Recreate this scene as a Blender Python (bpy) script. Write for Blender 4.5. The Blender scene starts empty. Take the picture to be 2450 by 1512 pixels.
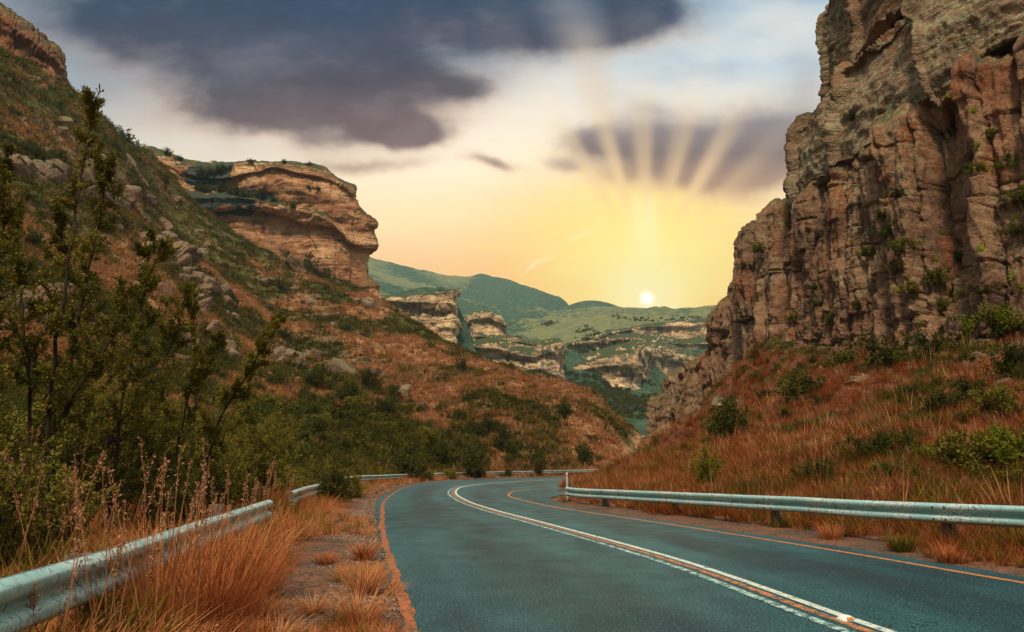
import bpy, math, random
import numpy as np
from mathutils import Vector
from mathutils.bvhtree import BVHTree

# ------------------------------------------------------------------ camera
scene = bpy.context.scene
COL = scene.collection
F_PX = 2450 * 24 / 36          # the photograph is measured on a 2450 x 1512 grid
CX, CY, HOR, EYE = 1225.0, 756.0, 1110.0, 1.35
PITCH = math.atan((HOR - CY) / F_PX)
CP, SP = math.cos(PITCH), math.sin(PITCH)
cam_d = bpy.data.cameras.new("camera")
cam_d.lens, cam_d.sensor_width = 24.0, 36.0
cam_d.clip_start, cam_d.clip_end = 0.1, 30000
cam = bpy.data.objects.new("camera", cam_d)
COL.objects.link(cam)
cam.location = (0, 0, EYE)
cam.rotation_euler = (math.pi / 2 + PITCH, 0, 0)
scene.camera = cam

# ------------------------------------------------------------------ light
SUN_EL, SUN_AZ = math.radians(54), math.radians(192)   # azimuth clockwise from +Y
sun_d = bpy.data.lights.new("sun", 'SUN')
sun_d.energy, sun_d.angle, sun_d.color = 4.1, math.radians(8), (1.0, 0.83, 0.62)
sun = bpy.data.objects.new("sun", sun_d)
COL.objects.link(sun)
sv = Vector((math.cos(SUN_EL) * math.sin(SUN_AZ), math.cos(SUN_EL) * math.cos(SUN_AZ), math.sin(SUN_EL)))
sun.rotation_euler = (-sv).to_track_quat('-Z', 'Y').to_euler()
vs = scene.view_settings
vs.view_transform, vs.look, vs.exposure, vs.gamma = 'Standard', 'None', 0.0, 1.0
scene.cycles.max_bounces = 6
scene.cycles.diffuse_bounces = 3
scene.cycles.transparent_max_bounces = 8
scene.cycles.volume_bounces = 0
scene.cycles.use_denoising = True

def lin(r, g, b):
    f = lambda c: ((c / 255 + 0.055) / 1.055) ** 2.4 if c > 10 else c / 255 / 12.92
    return (f(r), f(g), f(b), 1.0)


class N:
    """tiny helper for writing node trees as expressions"""
    def __init__(self, tree):
        self.t = tree
        tree.nodes.clear()

    def new(self, kind, **kw):
        n = self.t.nodes.new(kind)
        for k, v in kw.items():
            setattr(n, k, v)
        return n

    def put(self, sock, v):
        if isinstance(v, bpy.types.NodeSocket):
            self.t.links.new(v, sock)
        elif v is not None:
            sock.default_value = v

    def m(self, op, a, b=None, c=None, clamp=False):
        n = self.new('ShaderNodeMath', operation=op, use_clamp=clamp)
        for s, v in zip(n.inputs, (a, b, c)):
            self.put(s, v)
        return n.outputs[0]

    def add(self, a, b): return self.m('ADD', a, b)
    def sub(self, a, b): return self.m('SUBTRACT', a, b)
    def mul(self, a, b): return self.m('MULTIPLY', a, b)

    def step(self, v, a, b, lo=0.0, hi=1.0):
        n = self.new('ShaderNodeMapRange', interpolation_type='SMOOTHSTEP')
        for s, x in zip(n.inputs, (v, a, b, lo, hi)):
            self.put(s, x)
        return n.outputs[0]

    def mix(self, f, a, b, mode='MIX'):
        n = self.new('ShaderNodeMix', data_type='RGBA', blend_type=mode)
        self.put(n.inputs[0], f); self.put(n.inputs[6], a); self.put(n.inputs[7], b)
        return n.outputs[2]

    def vec(self, x, y, z):
        n = self.new('ShaderNodeCombineXYZ')
        for s, v in zip(n.inputs, (x, y, z)):
            self.put(s, v)
        return n.outputs[0]

    def sep(self, v):
        n = self.new('ShaderNodeSeparateXYZ'); self.put(n.inputs[0], v)
        return n.outputs

    def scale(self, v, s):
        n = self.new('ShaderNodeVectorMath', operation='MULTIPLY')
        self.put(n.inputs[0], v); self.put(n.inputs[1], s)
        return n.outputs[0]

    def noise(self, v, sc, det=4, rough=0.55, dist=0.0, out=0):
        n = self.new('ShaderNodeTexNoise')
        self.put(n.inputs['Vector'], v)
        n.inputs['Scale'].default_value = sc
        n.inputs['Detail'].default_value = det
        n.inputs['Roughness'].default_value = rough
        n.inputs['Distortion'].default_value = dist
        return n.outputs[out]

    def ramp(self, f, stops, interp='LINEAR'):
        n = self.new('ShaderNodeValToRGB')
        n.color_ramp.interpolation = interp
        e = n.color_ramp.elements
        while len(e) < len(stops):
            e.new(0.5)
        for el, (p, c) in zip(e, stops):
            el.position = p
            el.color = c if len(c) == 4 else (*c, 1)
        self.put(n.inputs[0], f)
        return n.outputs[0]


# ------------------------------------------------------------------ sky
def make_sky():
    w = bpy.data.worlds.new("World")
    scene.world = w
    w.use_nodes = True
    n = N(w.node_tree)
    d = n.new('ShaderNodeTexCoord').outputs['Generated']
    dx, dy, dz = n.sep(d)
    dyc = n.m('MAXIMUM', dy, 0.12)
    u = n.m('DIVIDE', dx, dyc)
    v = n.m('DIVIDE', dz, dyc)
    uv = n.vec(u, v, 0.0)

    def C(x, y):
        a = (x - CX) / F_PX; b = -(y - CY) / F_PX
        q = CP - b * SP
        return a / q, (SP + b * CP) / q
    # soft swirling of the cloud outlines
    wv = n.noise(uv, 2.6, 5, 0.6, out=1)
    wx, wy, _ = n.sep(wv)
    uw = n.add(u, n.mul(n.sub(wx, 0.5), 0.22))
    vw = n.add(v, n.mul(n.sub(wy, 0.5), 0.14))

    def blob(x, y, rx, ry, amp=1.0, rot=0.0):
        cu, cv = C(x, y)
        a = n.sub(uw, cu); b = n.sub(vw, cv)
        co, si = math.cos(rot), math.sin(rot)
        p = n.mul(n.add(n.mul(a, co), n.mul(b, si)), F_PX / rx)
        q = n.mul(n.sub(n.mul(b, co), n.mul(a, si)), F_PX / ry)
        r2 = n.add(n.mul(p, p), n.mul(q, q))
        return n.mul(n.m('EXPONENT', n.mul(r2, -1.0)), amp)

    def total(bs):
        s = None
        for b in bs:
            k = blob(*b)
            s = k if s is None else n.add(s, k)
        return s
    streak = n.noise(n.vec(n.mul(u, 1.6), n.mul(v, 4.0), 3.0), 3.2, 6, 0.6)
    big = total([(720, -20, 620, 180, 1.6), (1290, -20, 330, 120, 1.1), (620, 170, 330, 130, 1.1), (860, 200, 340, 95, 1.0, 0.05),
                 (680, 275, 220, 60, 0.9), (1120, 205, 110, 45, 0.55), (330, 40, 200, 110, 0.8), (1010, 335, 85, 42, 0.9),
                 (890, 315, 80, 36, 0.5), (880, 405, 190, 28, 0.75), (1180, 400, 90, 24, 0.85, -0.2), (1330, 60, 190, 100, 0.9), (560, 300, 170, 60, 0.6), (1460, 30, 190, 80, 1.0), (985, 300, 130, 46, 0.7), (760, 350, 170, 40, 0.5)])
    big = n.add(big, n.mul(n.sub(streak, 0.46), 0.8))
    cov = n.step(big, -0.02, 1.2)
    right = total([(1640, 355, 230, 105, 1.5), (1850, 370, 140, 110, 1.2), (1420, 330, 70, 50, 0.75), (1345, 395, 60, 30, 0.55),
                   (1540, 245, 60, 35, 0.4), (1900, 190, 100, 120, 0.55), (1700, 440, 230, 60, 0.5)])
    right = n.add(right, n.mul(n.sub(streak, 0.48), 0.45))
    covr = n.step(right, 0.08, 1.2)

    # sun beams: brightness varies with the angle round the sun
    su, svv = C(1548, 655)
    ang = n.m('ARCTAN2', n.sub(u, su), n.sub(v, svv))
    ray = n.noise(n.vec(n.mul(ang, 3.2), 7.3, 0.0), 1.0, 0, 0.5)
    ph = n.m('SINE', n.add(n.mul(ang, 360 / 14.5), n.add(1.2, n.mul(n.sub(ray, 0.5), 1.6))))
    ray = n.step(ph, -1.15, 1.25)
    uneven = n.step(n.noise(n.vec(n.mul(ang, 2.6), 3.1, 0.0), 1.3, 1, 0.5), 0.36, 0.62, 0.45, 1.0)
    ray = n.mul(ray, uneven)
    rad = n.m('SQRT', n.add(n.m('POWER', n.sub(u, su), 2.0), n.m('POWER', n.sub(v, svv), 2.0)))
    near = n.step(rad, 0.30, 0.10)
    fadeup = n.step(rad, 0.20, 0.27)
    fan = n.mul(n.step(ang, -0.72, -0.34), n.step(ang, 1.1, 0.66))
    rayr = n.mul(n.mul(ray, fan), n.step(rad, 0.38, 0.10, 0.0, 0.85))
    up = n.m('MULTIPLY', n.step(ang, -0.40, -0.22), n.step(ang, -0.06, -0.20))
    covr = n.mul(covr, n.step(rad, 0.07, 0.17))
    cov = n.mul(cov, n.sub(1.0, n.mul(up, n.step(rad, 0.42, 0.34, 0.18, 0.0))))

    # clear-air colours, from the horizon upwards
    grad = n.ramp(n.mul(v, 1.25), [(0.0, lin(225, 165, 130)), (0.26, lin(248, 168, 106)), (0.34, lin(255, 196, 132)), (0.46, lin(255, 226, 174)),
                                   (0.58, lin(253, 236, 206)), (0.70, lin(232, 222, 204)), (0.80, lin(164, 194, 210)), (0.95, lin(104, 160, 192))])
    lefty = n.mul(n.step(u, -0.30, -0.70), n.step(v, 0.46, 0.64))
    grad = n.mix(n.mul(lefty, 0.9), grad, lin(62, 122, 158))
    leftgrey = n.mul(n.step(u, -0.15, -0.5), n.step(v, 0.36, 0.46))
    grad = n.mix(n.mul(leftgrey, 0.45), grad, lin(176, 176, 170))
    wisps = n.step(n.noise(n.vec(n.mul(u, 1.0), n.mul(v, 2.6), 9.0), 2.0, 6, 0.55), 0.36, 0.72)
    grad = n.mix(n.mul(n.mul(wisps, n.sub(1.0, n.mul(lefty, 0.75))), n.step(v, 0.40, 0.62, 0.0, 0.66)), grad, lin(236, 228, 212))
    grey = n.step(n.noise(n.vec(n.mul(u, 1.4), n.mul(v, 2.8), 29.0), 2.4, 5, 0.55), 0.52, 0.78)
    grad = n.mix(n.mul(grey, n.step(v, 0.5, 0.62, 0.0, 0.5)), grad, lin(146, 152, 164))
    thin = n.step(n.noise(n.vec(n.mul(u, 1.3), n.mul(v, 9.0), 1.0), 3.0, 5, 0.6), 0.48, 0.75)
    grad = n.mix(n.mul(thin, n.step(v, 0.5, 0.3, 0.0, 0.35)), grad, lin(255, 232, 176))
    # glow round the sun
    du = n.sub(u, su); dv = n.sub(v, C(1548, 620)[1])
    g2 = n.mul(n.m('SQRT', n.add(n.mul(n.mul(du, du), 0.8), n.mul(n.mul(dv, dv), 1.5))), n.add(1.0, n.mul(n.sub(thin, 0.3), -0.25)))
    grad = n.mix(n.step(g2, 0.34, 0.02, 0.0, 0.9), grad, lin(255, 206, 100))
    hz = n.mul(n.step(g2, 0.25, 0.0), 0.9)
    grad = n.mix(hz, grad, lin(255, 240, 152))
    beam = n.mul(n.mul(n.step(n.m('ABSOLUTE', du), 0.035, 0.0), n.step(v, 0.22, 0.40)), n.step(v, 0.44, 0.38))
    grad = n.mix(n.mul(beam, 0.4), grad, lin(255, 252, 200))

    shade = n.noise(n.vec(n.mul(u, 1.2), n.mul(v, 2.2), 5.0), 3.0, 5, 0.55)
    ctop = n.ramp(n.add(n.mul(v, 1.25), n.mul(n.sub(shade, 0.5), 0.24)),
                  [(0.42, lin(196, 156, 132)), (0.52, lin(150, 120, 112)), (0.62, lin(110, 92, 95)), (0.74, lin(78, 74, 88)), (0.92, lin(50, 72, 96))])
    ctop = n.mix(n.mul(n.step(shade, 0.5, 0.75), 0.35), ctop, lin(112, 112, 122))
    fine_c = n.noise(n.vec(n.mul(u, 1.0), n.mul(v, 2.0), 15.0), 6.5, 6, 0.62)
    ctop = n.mix(n.mul(n.step(fine_c, 0.48, 0.72), 0.30), ctop, lin(136, 124, 128))
    ctop = n.mix(n.mul(n.step(fine_c, 0.50, 0.30), 0.35), ctop, lin(44, 56, 76))
    rim = n.mul(n.step(big, 1.05, 0.35), n.step(v, 0.85, 0.50))
    ctop = n.mix(n.mul(rim, 0.8), ctop, lin(206, 164, 140))
    c0, c1 = C(1355, 600)
    ca, sa = math.cos(0.56), math.sin(0.56)
    tu, tv = n.sub(uw, c0 - 0.0), n.sub(vw, c1)
    along = n.add(n.mul(tu, ca), n.mul(tv, sa)); across = n.sub(n.mul(tv, ca), n.mul(tu, sa))
    trail = n.mul(n.step(n.m('ABSOLUTE', across), 0.0075, 0.001), n.mul(n.step(n.m('ABSOLUTE', along), 0.085, 0.03), n.step(streak, 0.35, 0.6)))
    grad = n.mix(n.mul(trail, 0.55), grad, lin(255, 246, 206))
    front = n.mix(n.mul(cov, 0.97), grad, ctop)
    cr = n.ramp(n.mul(v, 1.25), [(0.40, lin(240, 180, 122)), (0.50, lin(190, 150, 124)), (0.60, lin(118, 104, 106)), (0.72, lin(140, 138, 146))])
    front = n.mix(n.mul(covr, 0.95), front, cr)
    front = n.mix(n.mul(rayr, n.step(rad, 0.06, 0.17)), front, n.ramp(n.mul(v, 1.25), [(0.42, lin(255, 214, 140)), (0.60, lin(232, 200, 156))]))
    wide = n.mul(n.mul(ray, n.step(rad, 0.62, 0.25, 0.0, 0.08)), n.mul(n.step(ang, -1.1, -0.5), n.step(rad, 0.08, 0.25)))
    front = n.mix(wide, front, lin(255, 238, 200))
    front = n.mix(n.mul(n.mul(up, n.step(rad, 0.47, 0.34, 0.0, 0.38)), n.step(rad, 0.2, 0.32)), front, lin(206, 184, 160))
    # the sun's own disc
    s2u, s2v = C(1548, 714)
    ds = n.m('SQRT', n.add(n.m('POWER', n.sub(u, s2u), 2.0), n.m('POWER', n.sub(v, s2v), 2.0)))
    front = n.mix(n.step(ds, 0.10, 0.006), front, (1.0, 0.86, 0.42, 1))
    front = n.mix(n.step(ds, 0.0155, 0.003), front, (1.25, 1.2, 1.0, 1))
    # rest of the dome: bright broken overcast over a Nishita sky
    nis = n.new('ShaderNodeTexSky', sky_type='NISHITA', sun_disc=False)
    nis.sun_elevation, nis.sun_rotation = SUN_EL, SUN_AZ
    dome = n.mix(n.step(n.noise(d, 2.0, 5, 0.6), 0.35, 0.65, 0.6, 1.0), n.scale(nis.outputs[0], (0.1, 0.1, 0.1)), DOME)
    zen = n.step(dz, 0.1, 0.95, 0.30, 1.35)
    dome = n.scale(dome, n.vec(zen, zen, zen))
    fr, fg, fb = n.sep(front)
    front = n.vec(n.m('MAXIMUM', n.sub(n.mul(fr, 1.42), 0.055), 0.006), n.m('MAXIMUM', n.sub(n.mul(fg, 1.42), 0.088), 0.010), n.m('MAXIMUM', n.sub(n.mul(fb, 1.46), 0.092), 0.014))
    f = n.mul(n.step(dy, 0.22, 0.50), n.step(v, 1.05, 0.80))
    out = n.mix(f, dome, front)
    out = n.mix(n.step(dz, 0.0, -0.05), out, (0.10, 0.09, 0.07, 1))
    bg = n.new('ShaderNodeBackground')
    n.put(bg.inputs[0], out)
    bg.inputs[1].default_value = 1.0
    o = n.new('ShaderNodeOutputWorld')
    n.t.links.new(bg.outputs[0], o.inputs[0])


DOME = (0.84, 0.93, 0.90, 1)
make_sky()

# ------------------------------------------------------------------ helpers
rng = np.random.default_rng(7)
random.seed(7)


def ray_dir(x, y):
    a = (np.asarray(x, float) - CX) / F_PX
    b = -(np.asarray(y, float) - CY) / F_PX
    return np.stack([a, CP - b * SP, SP + b * CP], -1)


def P(x, y, dist):
    """the point seen at photograph position (x, y), dist metres ahead"""
    d = ray_dir(x, y)
    t = np.asarray(dist, float) / d[..., 1]
    p = d * t[..., None]
    p[..., 2] += EYE
    return p


def G(x, y, z=0.0):
    d = ray_dir(x, y)
    t = (z - EYE) / d[2]
    return d[0] * t, d[1] * t


def sstep(a, b, x):
    t = np.clip((x - a) / (b - a), 0, 1)
    return t * t * (3 - 2 * t)


def _hash(i, j, k, seed):
    h = (i * 374761393 + j * 668265263 + k * 2147483647 + seed * 1274126177) & 0xFFFFFFFF
    h = ((h ^ (h >> 13)) * 1274126177) & 0xFFFFFFFF
    h = ((h ^ (h >> 16)) * 2246822519) & 0xFFFFFFFF
    return (h ^ (h >> 15)) & 0xFFFFFFFF


def vnoise(p, seed=0):
    """value noise in [-1, 1] at an (n, 3) array"""
    p = np.asarray(p, float)
    f = np.floor(p)
    i = f.astype(np.int64)
    t = p - f
    t = t * t * t * (t * (t * 6 - 15) + 10)
    r = 0
    for a in (0, 1):
        wa = t[:, 0] if a else 1 - t[:, 0]
        for b in (0, 1):
            wb = t[:, 1] if b else 1 - t[:, 1]
            for c in (0, 1):
                wc = t[:, 2] if c else 1 - t[:, 2]
                r = r + wa * wb * wc * (_hash(i[:, 0] + a, i[:, 1] + b, i[:, 2] + c, seed) / 2147483648.0 - 1)
    return r


ROT = np.array([[0.36, 0.48, -0.8], [-0.8, 0.6, 0.0], [0.48, 0.64, 0.6]])


def fbm(p, octv=5, gain=0.5, seed=0):
    p = np.asarray(p, float).copy()
    r, a = 0, 1.0
    for o in range(octv):
        r = r + a * vnoise(p, seed + o)
        p = p @ ROT.T * 2.03 + 3.1
        a *= gain
    return r


def rnd1(i, seed=0):
    i = np.asarray(i, np.int64)
    return _hash(i, i * 0 + 5, i * 0 + 9, seed) / 4294967296.0


def rnd2(i, j, seed=0):
    return _hash(np.asarray(i, np.int64), np.asarray(j, np.int64), np.asarray(i, np.int64) * 0 + 3, seed) / 4294967296.0


def mk(name, v, f, mats, parent=None, smooth=True, attrs=None, link=True, midx=None):
    """one mesh object from arrays; f is an (n, 3) or (n, 4) index array or a list of such arrays"""
    fs = f if isinstance(f, list) else [f]
    fs = [np.asarray(a, np.int32) for a in fs if len(a)]
    me = bpy.data.meshes.new(name)
    v = np.asarray(v, np.float32)
    me.vertices.add(len(v))
    me.vertices.foreach_set("co", v.ravel())
    loops = np.concatenate([a.ravel() for a in fs])
    tot = np.concatenate([np.full(len(a), a.shape[1], np.int32) for a in fs])
    me.loops.add(len(loops))
    me.loops.foreach_set("vertex_index", loops)
    me.polygons.add(len(tot))
    me.polygons.foreach_set("loop_start", np.concatenate([[0], np.cumsum(tot)[:-1]]).astype(np.int32))
    me.polygons.foreach_set("loop_total", tot)
    me.polygons.foreach_set("use_smooth", np.full(len(tot), smooth))
    for m_ in (mats if isinstance(mats, (list, tuple)) else [mats]):
        me.materials.append(m_)
    if midx is not None:
        me.polygons.foreach_set("material_index", np.asarray(midx, np.int32))
    for k, a in (attrs or {}).items():
        at = me.attributes.new(k, 'FLOAT', 'POINT')
        at.data.foreach_set("value", np.asarray(a, np.float32))
    me.update()
    me.validate()
    o = bpy.data.objects.new(name, me)
    if link:
        COL.objects.link(o)
    if parent:
        o.parent = parent
    return o


def tag(o, label=None, cat=None, group=None, kind=None):
    if label: o["label"] = label
    if cat: o["category"] = cat
    if group: o["group"] = group
    if kind: o["kind"] = kind
    return o


def empty(name, loc=(0, 0, 0), rz=0.0):
    o = bpy.data.objects.new(name, None)
    o.empty_display_size = 0.2
    COL.objects.link(o)
    o.location = loc
    o.rotation_euler = (0, 0, rz)
    return o


def copy_tree(o, loc, rot=(0, 0, 0), scale=1.0):
    c = o.copy()
    COL.objects.link(c)
    c.location, c.rotation_euler = loc, rot
    c.scale = (scale,) * 3 if np.isscalar(scale) else scale
    for ch in o.children:
        k = ch.copy()
        COL.objects.link(k)
        k.parent = c
    return c


def grid_faces(nu, nv):
    a = np.arange(nu * nv).reshape(nu, nv)
    return np.stack([a[:-1, :-1], a[1:, :-1], a[1:, 1:], a[:-1, 1:]], -1).reshape(-1, 4)


def crv(pts, n, closed=False):
    """smooth curve through points, resampled to n"""
    p = np.asarray(pts, float)
    k = np.concatenate([[2 * p[0] - p[1]], p, [2 * p[-1] - p[-2]]])
    t = np.linspace(0, len(p) - 1 - 1e-9, n)
    i = t.astype(int)
    u = (t - i)[:, None]
    a, b, c, d = k[i], k[i + 1], k[i + 2], k[i + 3]
    return 0.5 * (2 * b + (c - a) * u + (2 * a - 5 * b + 4 * c - d) * u ** 2 + (3 * b - a - 3 * c + d) * u ** 3)


class Surf:
    """smooth height field through scattered points"""
    def __init__(self, pts, c=5.0):
        p = np.asarray(pts, float)
        self.p, self.c = p[:, :2], c
        n = len(p)
        A = self.phi(p[:, :2])
        Q = np.c_[np.ones(n), p[:, :2]]
        M = np.block([[A - np.eye(n) * 0.3, Q], [Q.T, np.zeros((3, 3))]])
        self.w = np.linalg.solve(M, np.r_[p[:, 2], 0, 0, 0])

    def phi(self, q):
        d = q[:, None, :] - self.p[None]
        return np.sqrt((d ** 2).sum(-1) + self.c ** 2)

    def __call__(self, x, y):
        x, y = np.asarray(x, float), np.asarray(y, float)
        q = np.c_[x.ravel(), y.ravel()]
        out = np.empty(len(q))
        for s in range(0, len(q), 40000):
            b = q[s:s + 40000]
            out[s:s + 40000] = self.phi(b) @ self.w[:-3] + np.c_[np.ones(len(b)), b] @ self.w[-3:]
        return out.reshape(x.shape)


def mat(name):
    m_ = bpy.data.materials.new(name)
    m_.use_nodes = True
    n = N(m_.node_tree)
    b = n.new('ShaderNodeBsdfPrincipled')
    o = n.new('ShaderNodeOutputMaterial')
    n.t.links.new(b.outputs[0], o.inputs[0])
    b.inputs['Roughness'].default_value = 0.95
    b.inputs['Specular IOR Level'].default_value = 0.2
    return m_, n, b


def bump(n, b, h, strength=0.5, dist=0.1):
    k = n.new('ShaderNodeBump')
    k.inputs['Strength'].default_value = strength
    k.inputs['Distance'].default_value = dist
    n.put(k.inputs['Height'], h)
    n.t.links.new(k.outputs[0], b.inputs['Normal'])


def attr(n, name):
    a = n.new('ShaderNodeAttribute', attribute_name=name)
    return a.outputs['Fac']


# ------------------------------------------------------------------ materials
def rock_mat(name, cols, size=1.0, rust=0.0, lichen=0.0, strata=0.0, streak=0.0, plants=0.0, bumps=0.6, stain=False, world=False):
    """sandstone: cols = (dark, mid, pale); size = metres of the largest blotches"""
    m_, n, b = mat(name)
    p = n.new('ShaderNodeNewGeometry').outputs['Position'] if world else n.new('ShaderNodeTexCoord').outputs['Object']
    px, py, pz = n.sep(p)
    big = n.noise(p, 0.35 / size, 5, 0.6)
    fine = n.noise(p, 2.6 / size, 6, 0.65)
    c = n.ramp(n.add(n.mul(big, 0.6), n.mul(fine, 0.4)), [(0.34, cols[0]), (0.5, cols[1]), (0.66, cols[2])])
    h = n.mul(fine, 0.5)
    if strata:
        wob = n.mul(n.noise(p, 0.12 / size, 3), 3.0 * size)
        st = n.noise(n.vec(n.mul(px, 0.03), n.mul(py, 0.03), n.mul(n.add(pz, wob), 1.6 / size)), 1.0, 5, 0.65)
        c = n.mix(n.step(st, 0.42, 0.62, 0.0, strata), c, cols[0])
        c = n.mix(n.step(st, 0.50, 0.34, 0.0, strata * 0.7), c, cols[2])
        h = n.add(h, n.mul(st, 1.2))
    if rust:
        r = n.noise(n.vec(px, py, n.mul(pz, 0.45)), 0.5 / size, 5, 0.6)
        c = n.mix(n.step(r, 0.52, 0.68, 0.0, rust), c, lin(150, 78, 34))
    if streak:
        s = n.noise(n.vec(n.mul(px, 1.3 / size), n.mul(py, 1.3 / size), n.mul(pz, 0.05 / size)), 1.0, 4, 0.6)
        wh = n.noise(p, 0.07 / size, 2)
        c = n.mix(n.mul(n.step(s, 0.53, 0.60), n.step(wh, 0.44, 0.58, 0.0, streak)), c, (0.022, 0.035, 0.042, 1))
        c = n.mix(n.mul(n.step(s, 0.44, 0.36), n.step(wh, 0.5, 0.62, 0.0, streak * 0.5)), c, lin(206, 184, 150))
    if lichen:
        l1 = n.noise(p, 0.22 / size, 3)
        l2 = n.noise(p, 3.5 / size, 5, 0.7)
        c = n.mix(n.mul(n.step(l2, 0.46, 0.62), n.step(l1, 0.42, 0.6, 0.0, lichen)), c, lin(150, 152, 118))
        c = n.mix(n.mul(n.step(l2, 0.52, 0.4), n.step(l1, 0.5, 0.36, 0.0, lichen)), c, lin(58, 60, 56))
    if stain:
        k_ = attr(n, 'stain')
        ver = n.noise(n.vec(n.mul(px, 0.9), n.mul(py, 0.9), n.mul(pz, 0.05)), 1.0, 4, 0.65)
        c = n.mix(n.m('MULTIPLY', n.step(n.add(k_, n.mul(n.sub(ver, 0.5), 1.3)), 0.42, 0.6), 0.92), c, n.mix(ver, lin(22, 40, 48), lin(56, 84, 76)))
    if plants:
        nz = n.sep(n.new('ShaderNodeNewGeometry').outputs['Normal'])[2]
        g = n.mul(n.step(n.add(nz, n.mul(n.sub(fine, 0.5), 0.7)), 0.45, 0.7), plants)
        c = n.mix(g, c, n.mix(big, lin(46, 62, 40), lin(78, 78, 38)))
    crack = n.new('ShaderNodeTexVoronoi', feature='DISTANCE_TO_EDGE')
    warp = n.new('ShaderNodeVectorMath', operation='MULTIPLY_ADD')
    n.put(warp.inputs[0], n.noise(p, 1.1 / size, 3, 0.6, out=1)); warp.inputs[1].default_value = (1.6 * size,) * 3; n.put(warp.inputs[2], n.scale(p, (1, 1, 0.55)))
    n.put(crack.inputs['Vector'], warp.outputs[0])
    crack.inputs['Scale'].default_value = 0.9 / size
    ck = n.step(n.add(crack.outputs[0], n.mul(n.sub(fine, 0.5), 0.12)), 0.0, 0.05)
    h = n.add(h, n.mul(ck, 0.12))
    h = n.add(h, n.mul(n.noise(p, 11 / size, 3, 0.6), 0.22))
    n.put(b.inputs['Base Color'], c)
    bump(n, b, h, bumps, 0.35 * size)
    return m_


def hill_mat(name, grass, green, soil, s=1.0, bumpy=0.6):
    m_, n, b = mat(name)
    p = n.new('ShaderNodeTexCoord').outputs['Object']
    v = attr(n, "green")
    f1 = n.noise(p, 1.3 / s, 6, 0.7)
    f2 = n.noise(p, 0.25 / s, 4, 0.6)
    g = n.mix(n.step(f1, 0.38, 0.62), grass[0], grass[1])
    g = n.mix(n.step(f2, 0.55, 0.7, 0.0, 0.6), g, soil)
    k = n.mix(n.step(f1, 0.36, 0.64), green[0], green[1])
    c = n.mix(n.step(n.add(v, n.mul(n.sub(f1, 0.5), 1.7)), 0.30, 0.70), g, k)
    n.put(b.inputs['Base Color'], c)
    bump(n, b, n.add(n.mul(f1, 0.8), n.mul(n.noise(p, 6 / s, 3, 0.6), 0.4)), bumpy, 0.5 * s)
    return m_


def leaf_mat(name, c1, c2, c3=None, trans=0.35):
    m_ = bpy.data.materials.new(name)
    m_.use_nodes = True
    n = N(m_.node_tree)
    oi = n.new('ShaderNodeObjectInfo').outputs['Random']
    gi = n.new('ShaderNodeNewGeometry').outputs['Random Per Island']
    f = n.add(n.mul(oi, 0.5), n.mul(gi, 0.5))
    c = n.mix(f, c1, c2)
    if c3:
        c = n.mix(n.step(gi, 0.992, 0.993), c, c3)
    a = n.new('ShaderNodeBsdfDiffuse'); n.put(a.inputs[0], c)
    t = n.new('ShaderNodeBsdfTranslucent'); n.put(t.inputs[0], c)
    x = n.new('ShaderNodeMixShader'); x.inputs[0].default_value = trans
    n.t.links.new(a.outputs[0], x.inputs[1]); n.t.links.new(t.outputs[0], x.inputs[2])
    o = n.new('ShaderNodeOutputMaterial')
    n.t.links.new(x.outputs[0], o.inputs[0])
    return m_


M = {}
M['cliff_r'] = rock_mat('sandstone_columns', (lin(66, 47, 37), lin(126, 93, 69), lin(162, 127, 96)), 1.6, rust=0.4, lichen=0.5, plants=0.8, bumps=0.8)
M['cliff_u'] = rock_mat('sandstone_massive', (lin(84, 64, 48), lin(128, 102, 78), lin(158, 134, 106)), 2.0, rust=0.5, lichen=0.75, strata=0.25, plants=0.6, bumps=0.8)
M['cliff_l'] = rock_mat('sandstone_banded', (lin(112, 76, 50), lin(186, 132, 90), lin(218, 176, 134)), 7.0, rust=0.35, strata=0.75, streak=0.9, plants=1.0, bumps=0.8, stain=True)
M['cliff_ul'] = rock_mat('sandstone_weathered', (lin(76, 50, 36), lin(134, 90, 62), lin(168, 124, 90)), 4.0, rust=0.35, lichen=0.3, plants=1.0, bumps=0.8)
M['cliff_f'] = rock_mat('sandstone_far', (lin(98, 84, 64), lin(210, 168, 124), lin(234, 204, 162)), 11.0, strata=0.7, streak=0.9, plants=1.0, bumps=0.6)
M['boulder'] = rock_mat('boulder_stone', (lin(66, 50, 40), lin(124, 96, 74), lin(170, 140, 112)), 1.5, lichen=0.6, rust=0.25, plants=0.35, bumps=1.0, world=True)
GRASS_O = (lin(168, 88, 46), lin(132, 66, 32))
M['hill_l'] = hill_mat('hillside_grass', (lin(158, 114, 76), lin(128, 92, 60)), (lin(98, 88, 40), lin(62, 60, 30)), lin(120, 84, 54), 1.6)
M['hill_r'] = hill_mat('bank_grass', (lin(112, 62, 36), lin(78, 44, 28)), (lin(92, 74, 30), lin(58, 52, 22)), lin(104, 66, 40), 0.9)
M['hill_f'] = hill_mat('far_grass', (lin(132, 126, 80), lin(100, 108, 70)), (lin(78, 98, 66), lin(42, 66, 52)), lin(100, 108, 70), 14.0, 1.0)
M['leaf'] = leaf_mat('olive_leaves', lin(66, 66, 26), lin(134, 122, 50), lin(176, 78, 30), 0.22)
M['leaf_d'] = leaf_mat('dark_shrub_leaves', lin(50, 58, 28), lin(98, 92, 40))
M['leaf_y'] = leaf_mat('bright_shrub_leaves', lin(84, 92, 26), lin(126, 122, 40))
M['grass_o'] = leaf_mat('orange_grass_blades', lin(152, 82, 43), lin(200, 128, 80))
M['grass_h'] = leaf_mat('brown_grass_blades', lin(150, 110, 72), lin(190, 142, 98))
M['grass_b'] = leaf_mat('rust_grass_blades', lin(116, 58, 30), lin(156, 86, 46))
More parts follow.
